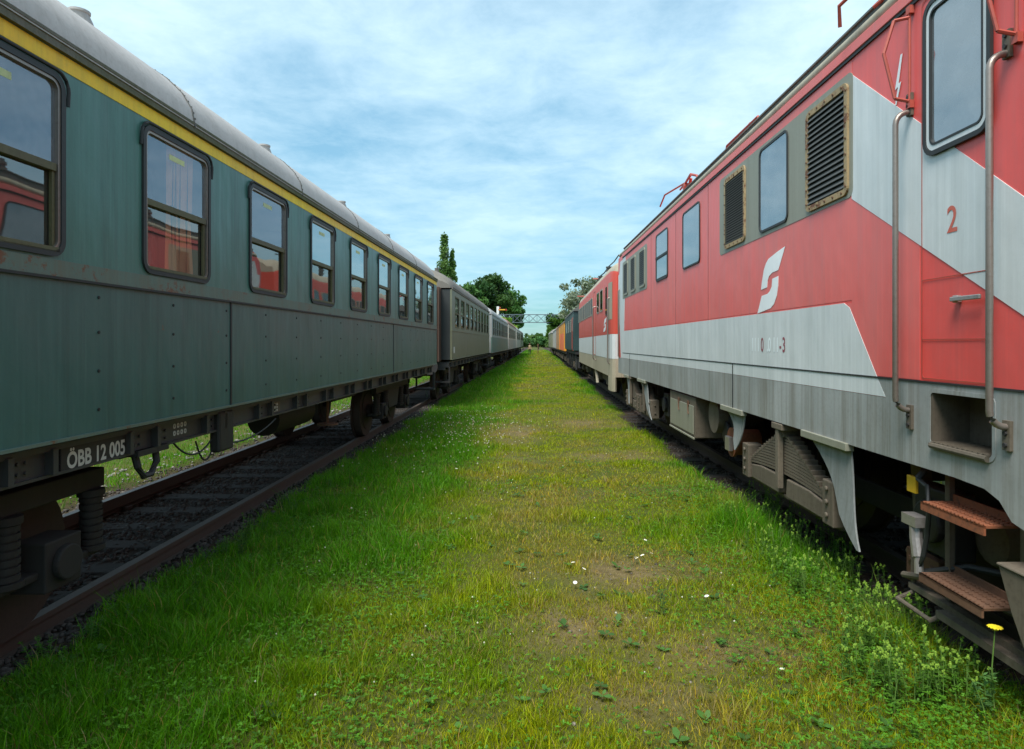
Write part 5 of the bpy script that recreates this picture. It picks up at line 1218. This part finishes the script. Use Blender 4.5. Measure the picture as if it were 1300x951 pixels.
# ------------------------------------------------------------------ trees
def tree(name, label, x, y, h, rx, trunk_h, n_cl, leaf_n, leaf_s, col, col2, seed, shape='round', z0=-0.1, group=None, cat='tree', rz=None):
    r = np.random.default_rng(seed); root = bpy.data.objects.new(name, None); COL.objects.link(root); root.location = (x, y, z0); tag(root, label, cat, group)
    rz = rz or (h-trunk_h)/2; cz = h-rz
    b = MB(); tw = 0.02*h+0.06
    b.tube([(0,0,-0.2),(0.05*rx*r.normal(),0.03,h*0.3),(0.08*rx*r.normal(),0.05,h*0.6),(0,0,h*0.88)], tw, 8, tw*0.25)
    C = []
    for k in range(n_cl):
        if shape == 'poplar':
            t = r.random()**0.8; zz = trunk_h+(h-trunk_h)*t; rr = rx*(math.sin(math.pi*min(1, 0.12+0.88*t)**0.7)*0.85+0.12); a = r.uniform(0, 6.28); q = rr*math.sqrt(r.random())*0.8; C.append((q*math.cos(a), q*math.sin(a), zz, rx*0.24))
        else:
            u = r.normal(size=3); u /= np.linalg.norm(u); q = r.random()**0.38
            if u[2] < -0.5: u[2] *= 0.4
            C.append((u[0]*rx*q*0.84, u[1]*rx*q*0.84, cz+u[2]*rz*q*0.86, rx*(0.17+0.17*r.random())))
    for (a, b_, c, s_) in C[::max(1, len(C)//16)]:
        st_ = h*0.25 if c < h*0.5 else h*0.45
        b.tube([(0, 0, min(st_, c)), (a*0.5, b_*0.5, (min(st_, c)+c)/2+0.1), (a, b_, c)], tw*0.35, 5, tw*0.08)
    b.build('trunk', m_bark, root)
    n = len(C); Cn = np.array(C); m_ = leaf_n
    d = r.normal(size=(n, m_, 3)); d /= np.linalg.norm(d, axis=-1, keepdims=True); rad = r.random((n, m_, 1))**0.42
    ce_ = Cn[:, None, :3]+d*rad*Cn[:, None, 3:4]*np.array([1, 1, 0.75 if shape != 'poplar' else 1.5])
    ce_ = ce_.reshape(-1, 3); M = len(ce_)
    u = r.normal(size=(M, 3)); u /= np.linalg.norm(u, axis=1, keepdims=True); v = np.cross(u, r.normal(size=(M, 3))); v /= np.linalg.norm(v, axis=1, keepdims=True)
    s_ = leaf_s*(0.5+r.random((M, 1)))
    V = np.stack([ce_-u*s_, ce_+v*s_*0.55, ce_+u*s_, ce_-v*s_*0.55], 1)
    tone = np.repeat(r.random((n, 1)), m_, 0)
    c = np.array(col)*(1-tone)+np.array(col2)*tone; c = c*(0.7+0.6*r.random((M, 1)))
    CC = np.ones((M, 4, 4)); CC[..., :3] = c[:, None]
    o = mesh_np('crown', V.reshape(-1, 3), np.arange(M*4), np.full(M, 4), CC.reshape(-1, 4), m_leaf); o.parent = root
    return root
def at(px, Yd): return (px-680)*Yd/F
def top(py, Yd): return H+(436-py)*Yd/F+0.1
T = tree
T('poplar_tree', 'tall slender poplar rising behind the grey-green coach', at(564, 80), 80, top(300, 80), 1.5, 3, 150, 46, 0.14, (0.076,0.162,0.038), (0.180,0.289,0.090), 1, 'poplar')
T('poplar_tree', 'shorter slim poplar close beside the tall one', at(574, 81), 81, top(318, 81), 1.0, 3, 90, 42, 0.14, (0.085,0.171,0.038), (0.180,0.307,0.090), 2, 'poplar')
Gt = 'trees behind the left row of coaches'
T('pine_tree', 'dark spreading pine, tallest crown above the far left coaches', at(622, 130), 130, top(346, 130), 5.4, 6, 58, 130, 0.32, (0.034,0.085,0.030), (0.081,0.153,0.045), 3, group=Gt, rz=5.0)
T('broadleaf_tree', 'bushy green tree left of the dark pine, beside the poplars', at(592, 125), 125, top(356, 125), 4.0, 5, 52, 100, 0.28, (0.057,0.142,0.038), (0.108,0.217,0.054), 4, group=Gt)
T('broadleaf_tree', 'rounded green tree right of the dark pine, above the gantry end', at(644, 140), 140, top(358, 140), 4.6, 5, 54, 115, 0.30, (0.057,0.152,0.038), (0.108,0.235,0.054), 5, group=Gt)
T('broadleaf_tree', 'low tree sloping down to the gantry, rightmost of the left group', at(656, 150), 150, top(374, 150), 2.2, 2, 40, 150, 0.3, (0.057,0.152,0.038), (0.126,0.253,0.054), 6, group=Gt)
T('broadleaf_tree', 'yellow-green bush below the signal arm', at(640, 112), 112, top(398, 112), 2.4, 1, 36, 130, 0.26, (0.152,0.285,0.038), (0.253,0.361,0.054), 7, group=Gt)
T('silver_tree', 'pale silvery-leaved tree above the dark green locomotive', at(741, 85), 85, top(343, 85), 4.0, 3, 55, 85, 0.20, (0.13,0.17,0.11), (0.26,0.30,0.23), 8, group=None)
T('broadleaf_tree', 'fresh green tree to the left of the silvery one', at(712, 118), 118, top(388, 118), 2.9, 1, 45, 150, 0.28, (0.05,0.12,0.02), (0.09,0.18,0.03), 9)
T('silver_tree', 'smaller pale tree half hidden behind the silvery one', at(765, 92), 92, top(352, 92), 3.6, 3, 45, 80, 0.2, (0.10,0.14,0.09), (0.2,0.24,0.18), 10)
T('broadleaf_tree', 'dark hedge-like tree beyond the gantry, left of the gap', at(664, 190), 190, top(424, 190)-1, 2.6, 1, 40, 120, 0.4, (0.057,0.142,0.057), (0.108,0.199,0.072), 11)
T('broadleaf_tree', 'mid green tree beyond the gantry in the middle of the gap', at(684, 200), 200, top(424, 200)-1, 2.8, 1, 40, 120, 0.4, (0.067,0.171,0.057), (0.126,0.235,0.072), 12)
T('broadleaf_tree', 'taller green tree right of the gap beyond the gantry', at(706, 165), 165, top(405, 165), 2.6, 1, 45, 130, 0.35, (0.076,0.171,0.057), (0.144,0.253,0.072), 13)
# far woods all round, seen as one mass
def woods(name, label, segs, seed):
    r = np.random.default_rng(seed); P = []
    for (x0, y0, x1, y1, n, h) in segs:
        t = r.random(n); x = x0+(x1-x0)*t+r.normal(size=n)*6; y = y0+(y1-y0)*t+r.normal(size=n)*6
        for a, b_ in zip(x, y):
            hh = h*r.uniform(0.6, 1.1)
            for q in range(9): P.append((a+r.normal()*2.2, b_+r.normal()*2.2, hh*r.random()**0.6, 2.2))
    P = np.array(P); n = len(P); m_ = 26; d = r.normal(size=(n, m_, 3)); d /= np.linalg.norm(d, axis=-1, keepdims=True)
    ce_ = (P[:, None, :3]+d*r.random((n, m_, 1))**0.4*P[:, None, 3:4]).reshape(-1, 3); M = len(ce_)
    u = r.normal(size=(M, 3)); u /= np.linalg.norm(u, axis=1, keepdims=True); v = np.cross(u, r.normal(size=(M, 3))); v /= np.linalg.norm(v, axis=1, keepdims=True); s_ = 0.9*(0.5+r.random((M, 1)))
    V = np.stack([ce_-u*s_, ce_+v*s_*0.6, ce_+u*s_, ce_-v*s_*0.6], 1); tone = np.repeat(r.random((n, 1)), m_, 0); c = np.array((0.055,0.11,0.03))*(1-tone)+np.array((0.10,0.17,0.045))*tone
    CC = np.ones((M, 4, 4)); CC[..., :3] = c[:, None]
    return tag(mesh_np(name, V.reshape(-1, 3), np.arange(M*4), np.full(M, 4), CC.reshape(-1, 4), m_leaf), label, 'woods', kind='stuff')
woods('far_woods', 'low belt of distant woods closing the end of the line', [(-90, 300, 90, 300, 80, 5), (-60, 60, -75, 250, 70, 9), (45, 40, 60, 250, 70, 9), (-55, -40, -60, 60, 40, 8), (45, -40, 45, 40, 40, 8)], 3)

# ------------------------------------------------------------------ gantry, signal, posts, person
Yg = 118
gt = bpy.data.objects.new('signal_bridge', None); COL.objects.link(gt); gt.location = (at(680, Yg), Yg, -0.1); tag(gt, 'grey lattice gantry spanning the tracks at the far end', 'gantry')
zt_, zb_ = top(399.5, Yg), top(409.5, Yg)
b = MB()
x0, x1 = -8.5, 9.0
for yy in (-0.5, 0.5):
    for z in (zt_, zb_): b.box(x0, x1, yy-0.05, yy+0.05, z-0.05, z+0.05)
    n = 12
    for k in range(n):
        a = x0+(x1-x0)*k/n; c = x0+(x1-x0)*(k+1)/n
        b.tube([(a, yy, zb_), (c, yy, zt_)], 0.035, 5); b.tube([(a, yy, zt_), (c, yy, zb_)], 0.035, 5); b.tube([(a, yy, zb_), (a, yy, zt_)], 0.035, 5)
b.build('truss', m_galv, gt)
for xx in (x0, x1):
    b = MB()
    for q in ((-0.3, -0.4), (0.3, -0.4), (-0.3, 0.4), (0.3, 0.4)): b.box(xx+q[0]*(1 if xx != 0.9 else 0.2)-0.05, xx+q[0]*(1 if xx != 0.9 else 0.2)+0.05, q[1]-0.05, q[1]+0.05, 0, zb_-0.07)
    if xx != 0.9:
        for k in range(8): b.tube([(xx-0.3, -0.4, zb_*k/8), (xx+0.3, -0.4, zb_*(k+1)/8)], 0.03, 4)
    b.build('gantry_post', m_galv, gt)
Ys = 92
sg = bpy.data.objects.new('semaphore_signal', None); COL.objects.link(sg); sg.location = (at(632, Ys), Ys, -0.1); tag(sg, 'white signal mast with a red and yellow arm above the left coaches', 'signal')
b = MB(); zz = top(389, Ys); b.tube([(0,0,-0.2),(0,0,zz)], 0.10, 8); b.box(-0.17, 0.17, -0.1, 0.1, zz-1.1, zz); b.build('mast', m_pole, sg)
b = MB(); b.box(0.1, 1.15, -0.12, -0.09, zz-0.58, zz-0.40); b.cyl((1.15, -0.12, zz-0.49), 0.13, 'Y', 0, 0.03, 16); b.build('signal_arm', m_arm, sg)
b = MB(); b.box(0.2, 1.05, -0.14, -0.122, zz-0.53, zz-0.45); b.build('arm_stripe', m_yfl, sg)
b = MB(); b.cyl((0.3, 0, zz-0.2), 0.12, 'Y', -0.15, 0.15, 12); b.build('lamp_case', m_redfr, sg)
for px, py0, Yd, lab in ((683, 437, 112, 'thin brown post standing at the end of the grass strip'),):
    b = MB(); b.tube([(0,0,-0.2),(0,0,top(py0, Yd)+0.1)], 0.07, 8); b.box(-0.12, 0.12, -0.05, 0.05, top(py0, Yd)-0.25, top(py0, Yd)); o = b.build('marker_post', m_rust); o.location = (at(px, Yd), Yd, -0.1); tag(o, lab, 'post')
# person far down the strip
def person(x, y, z, label):
    me = bpy.data.meshes.new('person'); V = [(0,0,0.95),(0,0,1.15),(0,0,1.40),(0,0,1.50),(0,0,1.58),(0,-0.01,1.70),(0.10,0,0.90),(0.11,-0.02,0.50),(0.12,0.02,0.08),(0.12,-0.12,0.03),(-0.10,0,0.90),(-0.12,0.06,0.50),(-0.13,0.10,0.08),(-0.13,-0.03,0.03),
         (0.19,0,1.40),(0.24,0.02,1.13),(0.22,-0.08,0.88),(0.22,-0.10,0.80),(-0.19,0,1.40),(-0.24,0.02,1.13),(-0.23,-0.06,0.88),(-0.23,-0.08,0.80)]
    E = [(0,1),(1,2),(2,3),(3,4),(4,5),(0,6),(6,7),(7,8),(8,9),(0,10),(10,11),(11,12),(12,13),(2,14),(14,15),(15,16),(16,17),(2,18),(18,19),(19,20),(20,21)]
    Rr = [0.15,0.15,0.15,0.06,0.085,0.09,0.10,0.07,0.05,0.045,0.10,0.07,0.05,0.045,0.06,0.045,0.035,0.035,0.06,0.045,0.035,0.035]
    me.from_pydata(V, E, []); o = bpy.data.objects.new('person', me); COL.objects.link(o)
    sk = o.modifiers.new('skin', 'SKIN'); me.skin_vertices.new() if not me.skin_vertices else None
    for i_, r_ in enumerate(Rr): me.skin_vertices[0].data[i_].radius = (r_, r_*(0.7 if i_ < 3 else 1))
    me.skin_vertices[0].data[0].use_root = True
    o.modifiers.new('sub', 'SUBSURF').levels = 1
    dg = bpy.context.evaluated_depsgraph_get(); bpy.context.view_layer.update(); m2 = bpy.data.meshes.new_from_object(o.evaluated_get(bpy.context.evaluated_depsgraph_get()))
    o.modifiers.clear(); o.data = m2
    ms = [P_('trousers_dark', (0.03,0.03,0.035), bump=0.001), P_('shirt_tan', (0.40,0.30,0.16), bump=0.001), P_('skin_tone', (0.45,0.25,0.17), bump=0.001), P_('cap_maroon', (0.14,0.03,0.03), bump=0.001)]
    m2.materials.clear()
    for m_ in ms: m2.materials.append(m_)
    for p in m2.polygons:
        c = p.center; p.material_index = 0 if c.z < 0.93 and abs(c.x) < 0.2 else (1 if c.z < 1.5 and not (abs(c.x) > 0.17 and c.z < 1.05) else 2); p.use_smooth = True
    o.location = (x, y, z); tag(o, label, 'person')
    b = MB(); b.loft([[(math.cos(t)*r_, math.sin(t)*r_-0.01, z_) for t in np.linspace(0, 2*math.pi, 13)[:-1]] for z_, r_ in ((1.66,0.115),(1.72,0.115),(1.79,0.07),(1.81,0.01))]); b.build('hair', ms[3], o, smooth=True)
person(at(672.5, 104), 104, -0.1, 'person in a tan top and dark trousers standing far down the grass strip')
